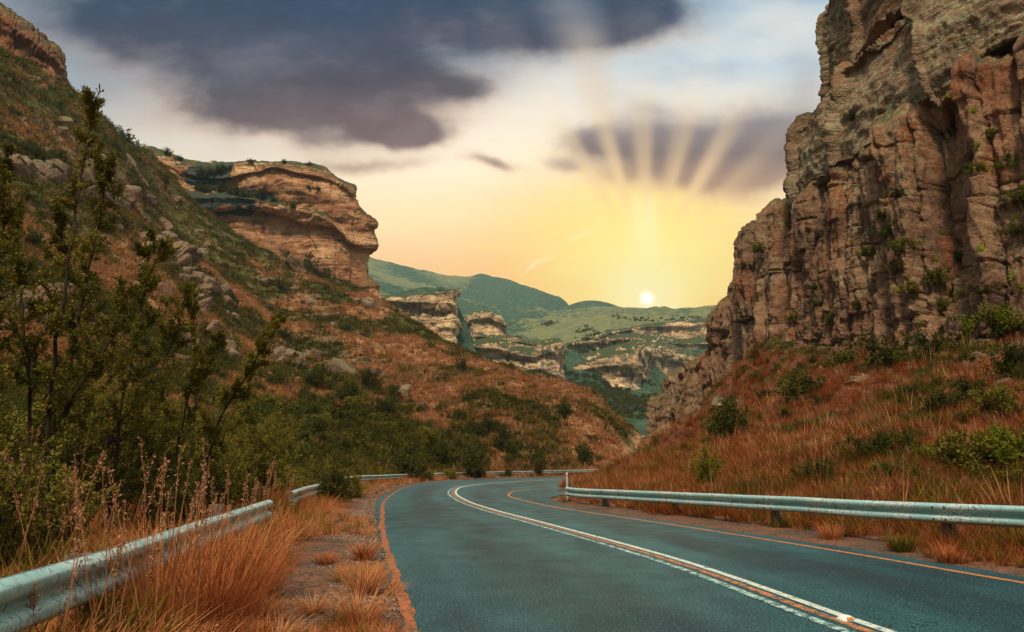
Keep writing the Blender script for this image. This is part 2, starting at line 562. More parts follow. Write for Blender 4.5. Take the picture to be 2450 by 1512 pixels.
M['grass_p'] = leaf_mat('pale_grass_blades', lin(176, 112, 68), lin(206, 150, 100))
M['grass_g'] = leaf_mat('green_grass_blades', lin(80, 80, 26), lin(126, 106, 42))
M['aloe'] = leaf_mat('aloe_leaves', lin(120, 128, 40), lin(168, 164, 70))


def bark_mat():
    m_, n, b = mat('dark_bark')
    p = n.new('ShaderNodeTexCoord').outputs['Object']
    f = n.noise(n.scale(p, (12, 12, 3)), 1.5, 5, 0.6)
    n.put(b.inputs['Base Color'], n.ramp(f, [(0.35, lin(30, 22, 18)), (0.65, lin(66, 50, 38))]))
    bump(n, b, f, 0.6, 0.03)
    return m_


M['bark'] = bark_mat()


def asphalt_mat(name, base, dark):
    m_, n, b = mat(name)
    p = n.new('ShaderNodeTexCoord').outputs['Object']
    big = n.noise(n.scale(p, (0.45, 0.07, 1)), 1.0, 4, 0.6)
    mid = n.noise(p, 1.2, 5, 0.6)
    fine = n.noise(p, 42, 3, 0.7)
    agg = n.new('ShaderNodeTexVoronoi'); n.put(agg.inputs['Vector'], p); agg.inputs['Scale'].default_value = 48
    c = n.mix(n.step(n.add(n.mul(big, 0.75), n.mul(mid, 0.25)), 0.36, 0.62), dark, base)
    lane = attr(n, 'lane')
    oil = n.step(n.m('COSINE', n.mul(n.sub(lane, 0.5), 6.2832)), 0.1, 1.0)
    wheel = n.step(n.m('COSINE', n.mul(n.sub(lane, 0.22), 12.566)), 0.3, 1.0)
    lng = n.noise(n.scale(p, (0.5, 0.16, 1)), 1.0, 4, 0.6)
    c = n.mix(n.mul(oil, n.step(lng, 0.40, 0.62, 0.1, 0.65)), c, lin(18, 44, 50))
    c = n.mix(n.mul(wheel, n.step(lng, 0.65, 0.35, 0.0, 0.35)), c, lin(58, 112, 114))
    wv = n.new('ShaderNodeVectorMath', operation='MULTIPLY_ADD')
    n.put(wv.inputs[0], n.noise(p, 0.8, 4, 0.6, out=1)); wv.inputs[1].default_value = (2.5, 2.5, 0); n.put(wv.inputs[2], n.scale(p, (1.0, 0.45, 1)))
    cv = n.new('ShaderNodeTexVoronoi', feature='DISTANCE_TO_EDGE'); n.put(cv.inputs['Vector'], wv.outputs[0]); cv.inputs['Scale'].default_value = 0.22
    crk = n.mul(n.step(cv.outputs[0], 0.006, 0.001), n.step(mid, 0.45, 0.55))
    c = n.mix(n.mul(crk, 0.75), c, lin(12, 26, 30))
    spk = n.step(n.noise(p, 38, 2, 0.5), 0.58, 0.72, 0.0, 0.5)
    c = n.mix(spk, c, lin(128, 164, 158))
    c = n.mix(n.step(fine, 0.56, 0.40, 0.0, 0.9), c, lin(10, 28, 34))
    n.put(b.inputs['Base Color'], c)
    b.inputs['Specular IOR Level'].default_value = 0.26
    n.put(b.inputs['Roughness'], n.step(mid, 0.3, 0.7, 0.52, 0.42))
    bump(n, b, n.add(agg.outputs[0], n.mul(fine, 0.6)), 0.5, 0.012)
    return m_


M['asphalt'] = asphalt_mat('asphalt', lin(40, 95, 99), lin(16, 51, 58))


def paint_mat(name, col, worn, amount):
    """worn road paint: the coat breaks up into asphalt"""
    m_, n, b = mat(name)
    p = n.new('ShaderNodeTexCoord').outputs['Object']
    f = n.add(n.mul(n.noise(p, 9, 6, 0.7), 0.6), n.mul(n.noise(p, 60, 3, 0.7), 0.4))
    k = n.step(f, amount, amount + 0.07)
    c = n.mix(k, worn, n.mix(n.noise(p, 3, 4), col, tuple(0.72 * x for x in col[:3]) + (1,)))
    n.put(b.inputs['Base Color'], c)
    b.inputs['Roughness'].default_value = 0.7
    bump(n, b, f, 0.3, 0.01)
    return m_


M['white_line'] = paint_mat('white_road_paint', lin(206, 212, 196), lin(52, 76, 80), 0.41)
M['white_worn'] = paint_mat('worn_white_road_paint', lin(176, 204, 190), lin(52, 76, 80), 0.47)
M['orange_line'] = paint_mat('orange_road_paint', lin(196, 120, 70), lin(86, 74, 62), 0.42)
M['orange_worn'] = paint_mat('worn_orange_road_paint', lin(206, 122, 70), lin(60, 76, 76), 0.46)
M['orange_edge'] = paint_mat('orange_edge_paint', lin(172, 98, 56), lin(86, 66, 52), 0.45)


def verge_mat():
    m_, n, b = mat('gravel_verge')
    p = n.new('ShaderNodeTexCoord').outputs['Object']
    a = n.noise(p, 0.9, 6, 0.65)
    s = n.new('ShaderNodeTexVoronoi'); n.put(s.inputs['Vector'], p); s.inputs['Scale'].default_value = 26
    c = n.mix(n.step(a, 0.42, 0.6), lin(132, 88, 62), lin(92, 74, 60))
    c = n.mix(n.step(s.outputs[0], 0.34, 0.1, 0.0, 0.55), c, lin(140, 130, 116))
    c = n.mix(n.step(n.noise(p, 14, 5, 0.7), 0.55, 0.42, 0.0, 0.75), c, lin(62, 50, 40))
    n.put(b.inputs['Base Color'], c)
    bump(n, b, n.add(s.outputs[0], n.noise(p, 9, 5, 0.7)), 0.8, 0.05)
    return m_


M['verge'] = verge_mat()


def steel_mat():
    m_, n, b = mat('weathered_galvanised_steel')
    p = n.new('ShaderNodeTexCoord').outputs['Object']
    a = n.noise(p, 2.2, 5, 0.6)
    f = n.noise(p, 26, 4, 0.7)
    c = n.mix(n.step(a, 0.35, 0.65), lin(150, 190, 184), lin(196, 208, 196))
    c = n.mix(n.mul(n.step(f, 0.52, 0.58), n.step(a, 0.36, 0.55, 0.25, 0.9)), c, lin(86, 116, 132))
    c = n.mix(n.step(n.noise(n.scale(p, (1, 1, 0.35)), 5, 5, 0.65), 0.58, 0.70, 0.0, 0.7), c, lin(120, 86, 60))
    n.put(b.inputs['Base Color'], c)
    b.inputs['Metallic'].default_value = 0.35
    b.inputs['Roughness'].default_value = 0.5
    b.inputs['Specular IOR Level'].default_value = 0.4
    bump(n, b, f, 0.12, 0.01)
    return m_


M['steel'] = steel_mat()


def wood_mat():
    m_, n, b = mat('weathered_post_wood')
    p = n.new('ShaderNodeTexCoord').outputs['Object']
    f = n.noise(n.scale(p, (14, 14, 1.5)), 1.6, 5, 0.65)
    n.put(b.inputs['Base Color'], n.ramp(f, [(0.35, lin(58, 44, 36)), (0.6, lin(124, 98, 78))]))
    bump(n, b, f, 0.6, 0.02)
    return m_


M['wood'] = wood_mat()


def plain(name, c, r=0.6, metal=0.0):
    m_, n, b = mat(name)
    f = n.noise(n.new('ShaderNodeTexCoord').outputs['Object'], 18, 4, 0.6)
    n.put(b.inputs['Base Color'], n.mix(n.mul(f, 0.5), c, tuple(0.6 * x for x in c[:3]) + (1,)))
    b.inputs['Roughness'].default_value = r
    b.inputs['Metallic'].default_value = metal
    return m_


M['bolt'] = plain('rusty_bolt_steel', lin(84, 66, 54), 0.6, 0.5)
M['stud'] = plain('white_stud_plastic', lin(226, 230, 220), 0.4)
M['reflector'] = plain('amber_reflector', lin(200, 120, 40), 0.2)
M['stem'] = plain('dry_stems', lin(160, 104, 64), 0.9)
M['flower'] = plain('dry_flower_heads', lin(206, 140, 96), 0.9)
M['seed'] = plain('dry_seed_heads', lin(164, 116, 84), 0.9)

# ------------------------------------------------------------------ road
ROAD = [  # left edge line, centre line, right edge line
    ((1.1, -6), (5.5, -5), (9.6, -3.5)), ((0.2, 0), (4.3, 1.2), (8.0, 2.6)), ((-0.36, 3.4), (3.45, 4.0), (6.9, 5.5)),
    ((-0.82, 6.04), (2.94, 6.04), (5.94, 8.39)), ((-1.31, 8.4), (2.25, 10.33), (5.15, 11.39)), ((-2.34, 13.12), (0.71, 16.21), (3.86, 15.48)),
    ((-3.29, 18.05), (-0.75, 21.5), (2.25, 20.0)), ((-4.68, 25.94), (-1.9, 26.8), (1.25, 23.0)), ((-5.84, 35.81), (-2.88, 34.0), (0.12, 28.4)),
    ((-6.45, 45.0), (-3.12, 42.3), (-0.15, 32.0)), ((-6.3, 52.5), (-1.8, 49.5), (0.35, 36.6)), ((-5.0, 60.2), (0.9, 56.4), (2.3, 40.4)),
    ((-2.0, 66.7), (4.2, 62.6), (6.0, 47.0)), ((3.0, 73.6), (9.0, 70.5), (12.0, 57.5)), ((9.0, 80.5), (14.4, 80.0), (17.5, 70.0)),
    ((12.6, 90), (16.8, 92.0), (20.2, 84.0)), ((13.2, 112), (17.2, 112), (21.0, 112)), ((9.0, 140), (13.0, 141), (17.0, 142))]
NR = 420
RL = crv([a[0] for a in ROAD], NR)
RC = crv([a[1] for a in ROAD], NR)
RR = crv([a[2] for a in ROAD], NR)


def unit(v):
    return v / np.maximum(np.linalg.norm(v, axis=-1, keepdims=True), 1e-9)


def side(c):
    """unit vector to the right of a plan curve"""
    t = unit(np.gradient(c, axis=0))
    return np.stack([t[:, 1], -t[:, 0]], -1)


SL, SC, SR = side(RL), side(RC), side(RR)
ii = np.arange(NR)
apron = 0.45 + 2.2 * np.exp(-((RR[:, 1] - 33.5) / 6.0) ** 2) * (ii > 60)
ragged = 0.05 * fbm(np.c_[RL * 1.3, RL[:, :1] * 0], 4)
EL = RL - SL * (0.05 + 0.25 * sstep(10, 30, RL[:, 1]))[:, None] + SL * ragged[:, None]
ER = RR + SR * (apron + 0.06 * fbm(np.c_[RR * 1.1, RR[:, :1]], 4))[:, None]


def strip(rows, z):
    """sheet through matched plan curves"""
    v = np.stack([np.c_[r, np.full(len(r), z)] for r in rows], 1)
    return v.reshape(-1, 3), grid_faces(len(rows[0]), len(rows))


rows = [EL, RL] + [RL + (RC - RL) * k for k in (0.25, 0.5, 0.75)] + [RC] + [RC + (RR - RC) * k for k in (0.25, 0.5, 0.75)] + [RR, ER]
v, f = strip(rows, 0.0)
lane = np.tile([-0.1, 0, .25, .5, .75, 1.0, 1.25, 1.5, 1.75, 2.0, 2.1], NR)
tag(mk('road', v, f, M['asphalt'], attrs={'lane': lane}), 'curving two lane teal grey asphalt road', 'road', kind='structure')


def line(c, s, o0, o1, z, m_, label, wob=0.0):
    j = wob * fbm(np.c_[c * 2.5, c[:, :1] * 0 + o0], 4)[:, None]
    k = wob * fbm(np.c_[c * 2.5, c[:, :1] * 0 + o1 + 9], 4)[:, None]
    v, f = strip([c + s * (o0 + j), c + s * ((o0 + o1) / 2), c + s * (o1 + k)], z)
    tag(mk('road_marking', v, f, m_), label, 'road marking', kind='structure')


def dense(c, n=1600):
    return crv(c, n)


DL, DC, DR = dense(RL), dense(RC), dense(RR)
line(DC, side(DC), 0.11, 0.215, 0.004, M['white_line'], 'right white line of the double centre line')
line(DC, side(DC), -0.05, 0.05, 0.004, M['orange_worn'], 'worn orange line between the two white centre lines')
line(DC, side(DC), -0.235, -0.13, 0.004, M['white_worn'], 'worn left white line of the double centre line')
line(DR, side(DR), -0.055, 0.055, 0.004, M['orange_line'], 'orange edge line along the right lane')
line(DL, side(DL), -0.065, 0.05, 0.004, M['orange_edge'], 'broad ragged orange edge line beside the gravel verge', 0.03)

# ------------------------------------------------------------------ terrain
RAIL_L = [(-1.3, -4.0), (-1.95, 0.0), (-2.69, 3.79), (-3.4, 7.6), (-4.12, 11.79), (-5.27, 17.23), (-6.1, 21.96), (-7.4, 29.0)]
FAR_RAIL = [P(x, y, d) for x, y, d in ((858, 1138, 38.5), (930, 1135.5, 47), (1000, 1133, 57), (1100, 1130, 66), (1200, 1128, 74), (1300, 1126, 80), (1380, 1124, 83.5), (1450, 1122.5, 87))]
RAIL_L += [tuple(q[:2]) for q in FAR_RAIL] + [(14.6, 97.0)]
RAIL_R = [P(x, y, d) for x, y, d in ((3300, 1245, 6.5), (2800, 1224, 8.6), (2450, 1210, 10.4), (2200, 1201, 11.9), (2000, 1193, 13.5), (1800, 1185, 15.9), (1600, 1177, 19.2), (1450, 1171, 22.6),
                                          (1385, 1168, 24.4), (1357, 1165, 25.6))]

hill_pts = [(-3.6, 0, -.3), (-5.2, 8, -.3), (-6.2, 14, -.3), (-8.2, 22, -.2), (-9.8, 30, 0), (-10.6, 38, .1), (-10.8, 46, .1), (-10, 57, .1), (-7, 68, .1), (-2.6, 77, .1), (3, 83.5, .1), (8.5, 88, .15), (13, 98, .3), (-6.8, 50, -.6), (-4, 62, -.7), (2, 71, -.7),
            (-1, 5, -1), (-1, 20, -1.2), (0, 32, -1.3), (-2, 45, -1.3), (3, 55, -1.3), (12, 68, -1.2), (20, 85, -1.0), (22, 110, .0), (14, 105, 1.6)]
hill_pix = [(1450, 1085, 101), (1520, 1012, 128), (1480, 1040, 112), (1400, 962, 148), (1300, 920, 175), (1190, 884, 198), (1090, 820, 220), (990, 770, 240), (905, 730, 260), (800, 696, 270), (690, 680, 272), (570, 612, 274),
            (460, 562, 272), (400, 486, 262), (345, 378, 250), (250, 300, 205), (195, 245, 184), (155, 213, 172), (80, 165, 158), (0, 125, 150), (-250, 20, 135), (-600, -150, 120),
            (1350, 1060, 101), (1250, 1000, 104), (1300, 1090, 91), (1100, 1000, 92), (1000, 1060, 72), (900, 900, 118), (700, 900, 96), (700, 1050, 52),
            (500, 900, 78), (500, 700, 140), (300, 800, 84), (300, 600, 125), (0, 800, 62), (0, 500, 98), (0, 300, 124), (-400, 300, 92), (-400, 800, 42), (300, 1050, 36),
            (0, 1090, 24), (-400, 1140, 15), (-500, 1000, 24), (900, 800, 185), (700, 750, 190), (1000, 850, 170), (1100, 900, 150), (600, 800, 138), (420, 560, 200), (250, 420, 160), (800, 1000, 68)]
ridge = hill_pix[1:22]
pts = hill_pts + [tuple(P(*q)) for q in hill_pix]
for x, y, d in ridge:
    q = P(x, y, d)
    k = unit(q[:2])
    if x > 340:
        pts.append((q[0] + k[0] * 55, q[1] + k[1] * 55, q[2] - 16))
        pts.append((q[0] + k[0] * 130, q[1] + k[1] * 130, q[2] - 55))
    else:
        pts.append((q[0] + k[0] * 50, q[1] + k[1] * 50, q[2] + 4))
HILL = Surf(pts, 6.0)


def ridged(x, y, s, seed):
    p = np.c_[x / s, y / s, x * 0]
    return 1 - np.abs(fbm(p, 4, 0.5, seed))


def hill_z(x, y):
    x, y = np.asarray(x, float), np.asarray(y, float)
    z = HILL(x, y)
    r = np.hypot(x, y)
    p = np.c_[x.ravel(), y.ravel(), np.zeros(x.size)]
    a = sstep(0.3, 6, z) * np.clip(r / 140, 0.15, 1)
    n = fbm(p / 16, 4, 0.5, 11).reshape(x.shape) * 1.7 + fbm(p / 3.1, 3, 0.55, 31).reshape(x.shape) * 0.42
    gully = -np.abs(fbm(p / 30, 3, 0.5, 51)).reshape(x.shape) * 2.2 + 0.8
    t_ = (x * 0.89 + y * 0.45).ravel(); s_ = (x * 0.45 - y * 0.89).ravel()
    rib_ = fbm(np.c_[t_ / 11, s_ / 75, t_ * 0], 4, 0.5, 61).reshape(x.shape) * 1.5 - np.abs(fbm(np.c_[t_ / 17, s_ / 90, t_ * 0], 3, 0.5, 65)).reshape(x.shape) * 1.8 + 0.6
    return z + a * (n + gully + rib_)


bank_pts = [(9.5, 6, -.1), (10.5, 8, -.1), (8.6, 11, -.05), (6.8, 14, -.05), (4.9, 18.5, -.08), (3.2, 24.5, -.1), (2.3, 28, -.08), (2.6, 33, -.05), (4.0, 38, 0.0), (6.8, 44, .0),
            (12, 53, .3), (17, 63, .6), (4, 8, -.7), (0, 15, -.8), (-2, 25, -.9), (-2.5, 35, -.8), (0, 45, -.8), (5, 56, -.7), (11, 68, -.6), (16, 80, -.4),
            (11.5, 11, .35), (9.5, 15, .5), (7.5, 20, .55), (5.6, 27, .45), (5.4, 33, .3)]
bank_pix = [(2450, 1130, 17), (2450, 1000, 23), (2450, 900, 30), (2450, 800, 40), (2300, 1000, 26), (2300, 830, 44), (2100, 830, 50), (1950, 815, 58), (1850, 815, 64), (1760, 905, 71), (1800, 865, 67), (1690, 955, 65),
            (1600, 1010, 58), (1530, 1076, 53), (1490, 1112, 50), (1445, 1142, 46), (1390, 1154, 42), (1700, 1090, 34), (2000, 1095, 23), (2000, 950, 38), (1800, 990, 46), (1850, 900, 56), (1600, 1110, 38),
            (2700, 780, 38), (2700, 1000, 20), (3000, 760, 34), (3000, 1050, 16)]
pts = bank_pts + [tuple(P(*q)) for q in bank_pix]
for x, y, d in bank_pix[9:16]:
    q = P(x, y, d)
    pts.append((q[0] + 1.2, q[1] + 9, max(q[2] - 4.5, -0.3)))
pts += [(30, 70, 13), (34, 55, 12), (28, 80, 10), (24, 84, 5), (40, 45, 11)]
BANK = Surf(pts, 2.0)


def bank_z(x, y):
    x, y = np.asarray(x, float), np.asarray(y, float)
    z = BANK(x, y)
    p = np.c_[x.ravel(), y.ravel(), np.zeros(x.size)]
    a = sstep(0.1, 1.5, z)
    return z + a * (fbm(p / 5, 4, 0.5, 71).reshape(x.shape) * 0.35 + fbm(p / 0.9, 3, 0.5, 77).reshape(x.shape) * 0.10)


far_pix = [(700, 560, 2600), (800, 590, 2600), (890, 640, 2600), (940, 668, 2600), (1000, 688, 2600), (1040, 706, 2600), (1090, 702, 2600), (1112, 674, 2620), (1150, 664, 2640), (1175, 664, 2600), (1200, 672, 2550), (1250, 685, 2450),
           (1300, 700, 2350), (1345, 722, 2250),
           (1340, 742, 1750), (1370, 728, 1800), (1400, 722, 1800), (1430, 720, 1800), (1480, 736, 1780), (1560, 763, 1750), (1640, 780, 1750), (1700, 777, 1750), (1800, 770, 1750), (2000, 760, 1750), (2300, 730, 1750)]
far_mid = [(950, 690, 1500), (1060, 710, 1650), (1000, 720, 1200), (1130, 720, 1750), (1120, 760, 1250), (1200, 745, 1450), (1250, 770, 1150), (1290, 745, 1550), (1275, 800, 980), (1400, 765, 1250), (1400, 785, 1000), (1500, 765, 1150), (1500, 775, 1000),
           (1600, 764, 1050), (1700, 762, 1000), (1800, 760, 1000),
           (1000, 860, 500), (1100, 800, 640), (1150, 875, 545), (1160, 810, 640), (1220, 805, 700), (1300, 905, 530), (1300, 822, 720), (1360, 900, 560), (1400, 945, 510), (1480, 955, 500), (1560, 900, 600), (1640, 880, 660), (1440, 815, 780), (1350, 812, 780),
           (1550, 815, 850), (1680, 815, 850), (1750, 850, 700), (1450, 985, 440), (1300, 945, 440), (1600, 960, 460), (1800, 960, 460), (700, 700, 700), (500, 650, 900), (2200, 850, 800)]
pts = [tuple(P(*q)) for q in far_pix + far_mid]
for x, y, d in far_pix:
    q = P(x, y, d)
    k = unit(q[:2])
    pts.append((q[0] + k[0] * 350, q[1] + k[1] * 350, q[2] - 130))
pts += [(0, 330, 20), (60, 300, 15), (-60, 300, 15), (150, 300, 20)]
SCARPS = (
    ([(840, 740, 706, 520), (914, 740, 710, 500), (985, 780, 703, 490), (1045, 806, 696, 484), (1082, 826, 693, 480), (1092, 835, 700, 492), (1085, 820, 700, 530), (1000, 800, 700, 600)],
          'striped grey rock bluff rising behind the ridge of the left hillside', 260, 150, 60),
    ([(1095, 790, 775, 660), (1118, 785, 765, 640), (1140, 788, 752, 630), (1170, 793, 747, 628), (1184, 800, 757, 630), (1203, 803, 764, 632), (1214, 800, 782, 640), (1205, 800, 785, 680)],
          'pale rounded rock outcrop on the green slope below the distant hills', 200, 90, 30),
    ([(1060, 870, 835, 530), (1085, 858, 826, 525), (1110, 850, 818, 523), (1157, 862, 822, 525), (1190, 870, 822, 528), (1231, 880, 834, 532), (1272, 884, 843, 536), (1305, 888, 826, 542), (1338, 900, 822, 550), (1347, 905, 840, 575), (1330, 900, 840, 640)],
          'long low tan cliff band with black streaks in the middle of the valley', 320, 100, 90, 6),
    ([(1320, 915, 858, 640), (1347, 908, 874, 585), (1396, 926, 866, 575), (1440, 934, 856, 562), (1475, 942, 850, 552), (1510, 952, 838, 545), (1527, 945, 834, 552), (1560, 892, 838, 610), (1602, 898, 840, 640), (1643, 905, 850, 670), (1720, 915, 860, 720)],
          'tan undercut cliff with a prow in the centre of the valley', 320, 130, 120, 22),
    ([(1415, 830, 818, 830), (1432, 818, 806, 830), (1458, 808, 795, 850), (1499, 802, 787, 880), (1544, 796, 777, 900), (1602, 809, 771, 905), (1650, 806, 768, 915), (1700, 800, 766, 930), (1800, 800, 762, 960)],
          'pale cliff band with dark vertical stripes under the sun', 300, 70, 60, 2),
    ([(1300, 846, 836, 690), (1330, 842, 828, 690), (1380, 836, 820, 690), (1440, 832, 812, 700), (1500, 830, 806, 720), (1560, 836, 814, 740), (1640, 838, 818, 770), (1760, 835, 815, 800)],
          'narrow stepped rock ledge above the undercut cliff', 260, 60, 50, 5),
    ([(1050, 826, 818, 580), (1085, 822, 811, 585), (1130, 816, 800, 590), (1180, 819, 805, 600), (1240, 829, 813, 610), (1300, 838, 826, 630), (1340, 850, 842, 660)],
          'narrow rock ledge between the round outcrop and the long cliff band', 220, 60, 40, 5))
for sc in SCARPS:
    for x_, b_, t_, d_ in sc[0][1:-1]:
        pts += [tuple(P(x_, b_ + 16, d_ - 28)), tuple(P(x_, t_ + 8, d_ + 60))]
FAR = Surf(pts, 35.0)


def far_z(x, y):
    z = FAR(x, y)
    p = np.c_[x.ravel(), y.ravel(), np.zeros(x.size)]
    r = np.hypot(x, y)
    n = fbm(p / 190, 5, 0.5, 91).reshape(x.shape) * 13 - np.abs(fbm(p / 120, 4, 0.5, 97)).reshape(x.shape) * 14
    n2 = (fbm(p / 34, 4, 0.55, 191) * 3.0 - np.abs(fbm(p / 50, 3, 0.5, 197)) * 5.0 + 2.0).reshape(x.shape) * sstep(300, 420, r) * sstep(1500, 1000, r)
    return z + n2 + (n + 6) * np.clip((r - 350) / 1200, 0.1, 1) * np.where(r > 2400, 0.35, np.where(r > 1500, 0.3 + 0.4 * (x < 150), 1.0))


def sheet(az0, az1, r0, r1, na, nr, zf):
    a = np.radians(np.linspace(az0, az1, na))
    r = np.exp(np.linspace(math.log(r0), math.log(r1), nr))
    A, R = np.meshgrid(a, r, indexing='ij')
    x, y = R * np.sin(A), R * np.cos(A)
    return x, y, zf(x, y), grid_faces(na, nr)


def green_mask(x, y, s, seed, bias=0.0):
    p = np.c_[x.ravel() / s, y.ravel() / s, x.ravel() * 0]
    return np.clip(0.5 + 0.75 * fbm(p, 5, 0.55, seed) + bias, 0, 1)


def hill_green(x, y):
    z = HILL(x, y).ravel()
    x, y = x.ravel(), y.ravel()
    low = sstep(14, 3, z) * 0.45 * sstep(0, -14, x.ravel())
    left = sstep(-45, -75, x) * sstep(45, 80, z) * 0.45
    spur = sstep(-30, 0, x) * -0.06
    return green_mask(x, y, 15, 5, 0.02) + low + left + spur


x, y, z, f = sheet(-82, 17, 4, 520, 460, 470, hill_z)
vl = np.c_[x.ravel(), y.ravel(), z.ravel()]
# keep the sheet clear of the road bed
tag(mk('hillside', vl, f, M['hill_l'], attrs={'green': hill_green(x, y)}), 'steep orange and green grassy hillside left of the road', 'hillside', kind='structure')
x, y, z, fb = sheet(-6, 78, 4, 120, 420, 330, bank_z)
vb = np.c_[x.ravel(), y.ravel(), z.ravel()]


def bank_green(x, y):
    return green_mask(x, y, 2.2, 15, -0.27) + sstep(16, 24, x.ravel() - 0.1 * y.ravel()) * 0.22


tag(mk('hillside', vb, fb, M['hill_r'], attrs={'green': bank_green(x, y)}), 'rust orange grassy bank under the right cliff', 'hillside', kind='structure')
x, y, z, f = sheet(-40, 50, 290, 3400, 380, 330, far_z)
vf = np.c_[x.ravel(), y.ravel(), z.ravel()]
gm = green_mask(x, y, 260, 25, 0.28) - sstep(-30, 140, x.ravel()) * sstep(700, 900, y.ravel()) * sstep(1900, 1500, y.ravel()) * 0.55
tag(mk('hills', vf, f, M['hill_f'], attrs={'green': gm}), 'distant green grassy hills beyond the valley', 'hills', kind='structure')

# verge and the wide ground sheet
def road_depth(x, y):
    """distance outside the asphalt edge (negative on the road)"""
    q = np.c_[x.ravel(), y.ravel()]
    out = np.full(len(q), 1e9)
    mid = 0.5 * (EL + ER)
    for s in range(0, len(q), 20000):
        b = q[s:s + 20000]
        dl = np.linalg.norm(b[:, None] - EL[None, ::3], axis=-1)
        dr = np.linalg.norm(b[:, None] - ER[None, ::3], axis=-1)
        il, ir = dl.argmin(1), dr.argmin(1)
        ol = -((b - EL[::3][il]) * SL[::3][il]).sum(1)
        orr = ((b - ER[::3][ir]) * SR[::3][ir]).sum(1)
        out[s:s + 20000] = np.where(dl.min(1) < dr.min(1), ol, orr)
    return out.reshape(x.shape)


a = np.radians(np.linspace(-86, 86, 460))
r = np.exp(np.linspace(math.log(1.5), math.log(130), 300))
A, R = np.meshgrid(a, r, indexing='ij')
x, y = R * np.sin(A), R * np.cos(A) - 0.5
dd = road_depth(x, y)
pn = np.c_[x.ravel(), y.ravel(), x.ravel() * 0]
nz = (fbm(pn / 0.8, 4, 0.5, 3) * 0.022 + fbm(pn / 3, 3, 0.5, 8) * 0.035).reshape(x.shape)
z = np.where(dd < 0, np.maximum(dd * 0.3, -0.12) - 0.02, -0.015 + sstep(0, 0.9, dd) * (nz + 0.03))


def verge_z(px, py):
    d_ = road_depth(np.atleast_1d(px), np.atleast_1d(py))
    return np.where(d_ < 0, 0.0, 0.01)


vv = np.c_[x.ravel(), y.ravel(), z.ravel()]
tag(mk('verge', vv, grid_faces(460, 300), M['verge']), 'gravel verge with dry grass beside the road', 'verge', kind='structure')
g = 3500.0
M['ground'] = hill_mat('valley_ground', (lin(140, 96, 60), lin(110, 80, 46)), (lin(88, 84, 40), lin(60, 64, 34)), lin(110, 84, 58), 3.0)
tag(mk('ground', [(-g, -500, -1.6), (g, -500, -1.6), (g, g, -1.6), (-g, g, -1.6)], np.array([[0, 1, 2, 3]]), M['ground']), 'valley floor', 'ground', kind='structure')


# ------------------------------------------------------------------ cliffs
def loft(net, nu, nv, sharp=True):
    """surface through a net of points [column][row]; linear down the rows, smooth along the columns"""
    net = np.asarray(net, float)
    nc, nrw = net.shape[:2]
    cols = np.stack([crv(net[:, j], nu) for j in range(nrw)], 1)
    ln = np.linalg.norm(np.diff(net, axis=1), axis=-1).mean(0)
    cum = np.r_[0, np.cumsum(np.maximum(ln, 1e-3))]
    t = np.linspace(0, cum[-1], nv)
    j = np.clip(np.searchsorted(cum, t, side='right') - 1, 0, nrw - 2)
    w = ((t - cum[j]) / (cum[j + 1] - cum[j]))[None, :, None]
    return cols[:, j] * (1 - w) + cols[:, j + 1] * w


def normals(p):
    du = np.gradient(p, axis=0)
    dv = np.gradient(p, axis=1)
    n = unit(np.cross(du, dv))
    if (n * (np.array([0, 0, EYE]) - p)).sum() < 0:
        n = -n
    return n


def arc(p, row):
    return np.r_[0, np.cumsum(np.linalg.norm(np.diff(p[:, row], axis=0), axis=-1))]


def blocks(s, z, w, h, seed, amp, groove, gw, bulge=0.25):
    """columns w wide broken into blocks h high: offsets out of the face with grooved joints"""
    c = np.floor(s / w + 0.0)
    base = s / w
    best = np.full(s.shape, 9.0)
    idc = c
    jit = lambda k: k + 0.8 * (rnd1(k, seed) - 0.5)
    idc = np.where(base < jit(c), c - 1, np.where(base >= jit(c + 1), c + 1, c))
    l, r_ = jit(idc), jit(idc + 1)
    dj = np.minimum(base - l, r_ - base) * w
    hh = h * (0.5 + rnd1(idc, seed + 1) * 1.1)
    zz = z / hh + rnd1(idc, seed + 2) * 7
    b = np.floor(zz)
    fz = np.minimum(zz - b, b + 1 - zz) * hh
    off = amp * (rnd1(idc, seed + 3) - 0.4) + amp * 0.45 * (rnd2(idc, b, seed + 4) - 0.5)
    off = off - groove * (1 - sstep(0, gw, dj)) - groove * 0.55 * (1 - sstep(0, gw * 0.6, fz))
    round_ = 1 - ((base - l) / (r_ - l) * 2 - 1) ** 2
    return off + amp * bulge * round_


def stepped(z, h, seed, amp):
    """thin beds of rock sticking out by different amounts"""
    k = np.floor(z / h)
    f_ = z / h - k
    a_, b_ = rnd1(k, seed), rnd1(k + 1, seed)
    return amp * (a_ + (b_ - a_) * sstep(0.8, 1.0, f_) - 0.5)


def cliff(name, net, nu, nv, m_, disp, label=None, parent=None, kind='structure', cat='cliff', attrs=None):
    p = loft(net, nu, nv)
    n = normals(p)
    s = arc(p, nv // 2)[:, None] + np.zeros(nv)[None]
    q = p.reshape(-1, 3)
    d = disp(q, s.ravel(), q[:, 2])
    q = q + n.reshape(-1, 3) * d[:, None]
    o = mk(name, q, grid_faces(nu, nv), m_, parent, attrs=attrs(q) if attrs else None)
    if label:
        tag(o, label, cat, kind=kind)
    return o, q


def plan(x, d, y=700):
    q = P(x, y, d)
    return q[0], q[1]


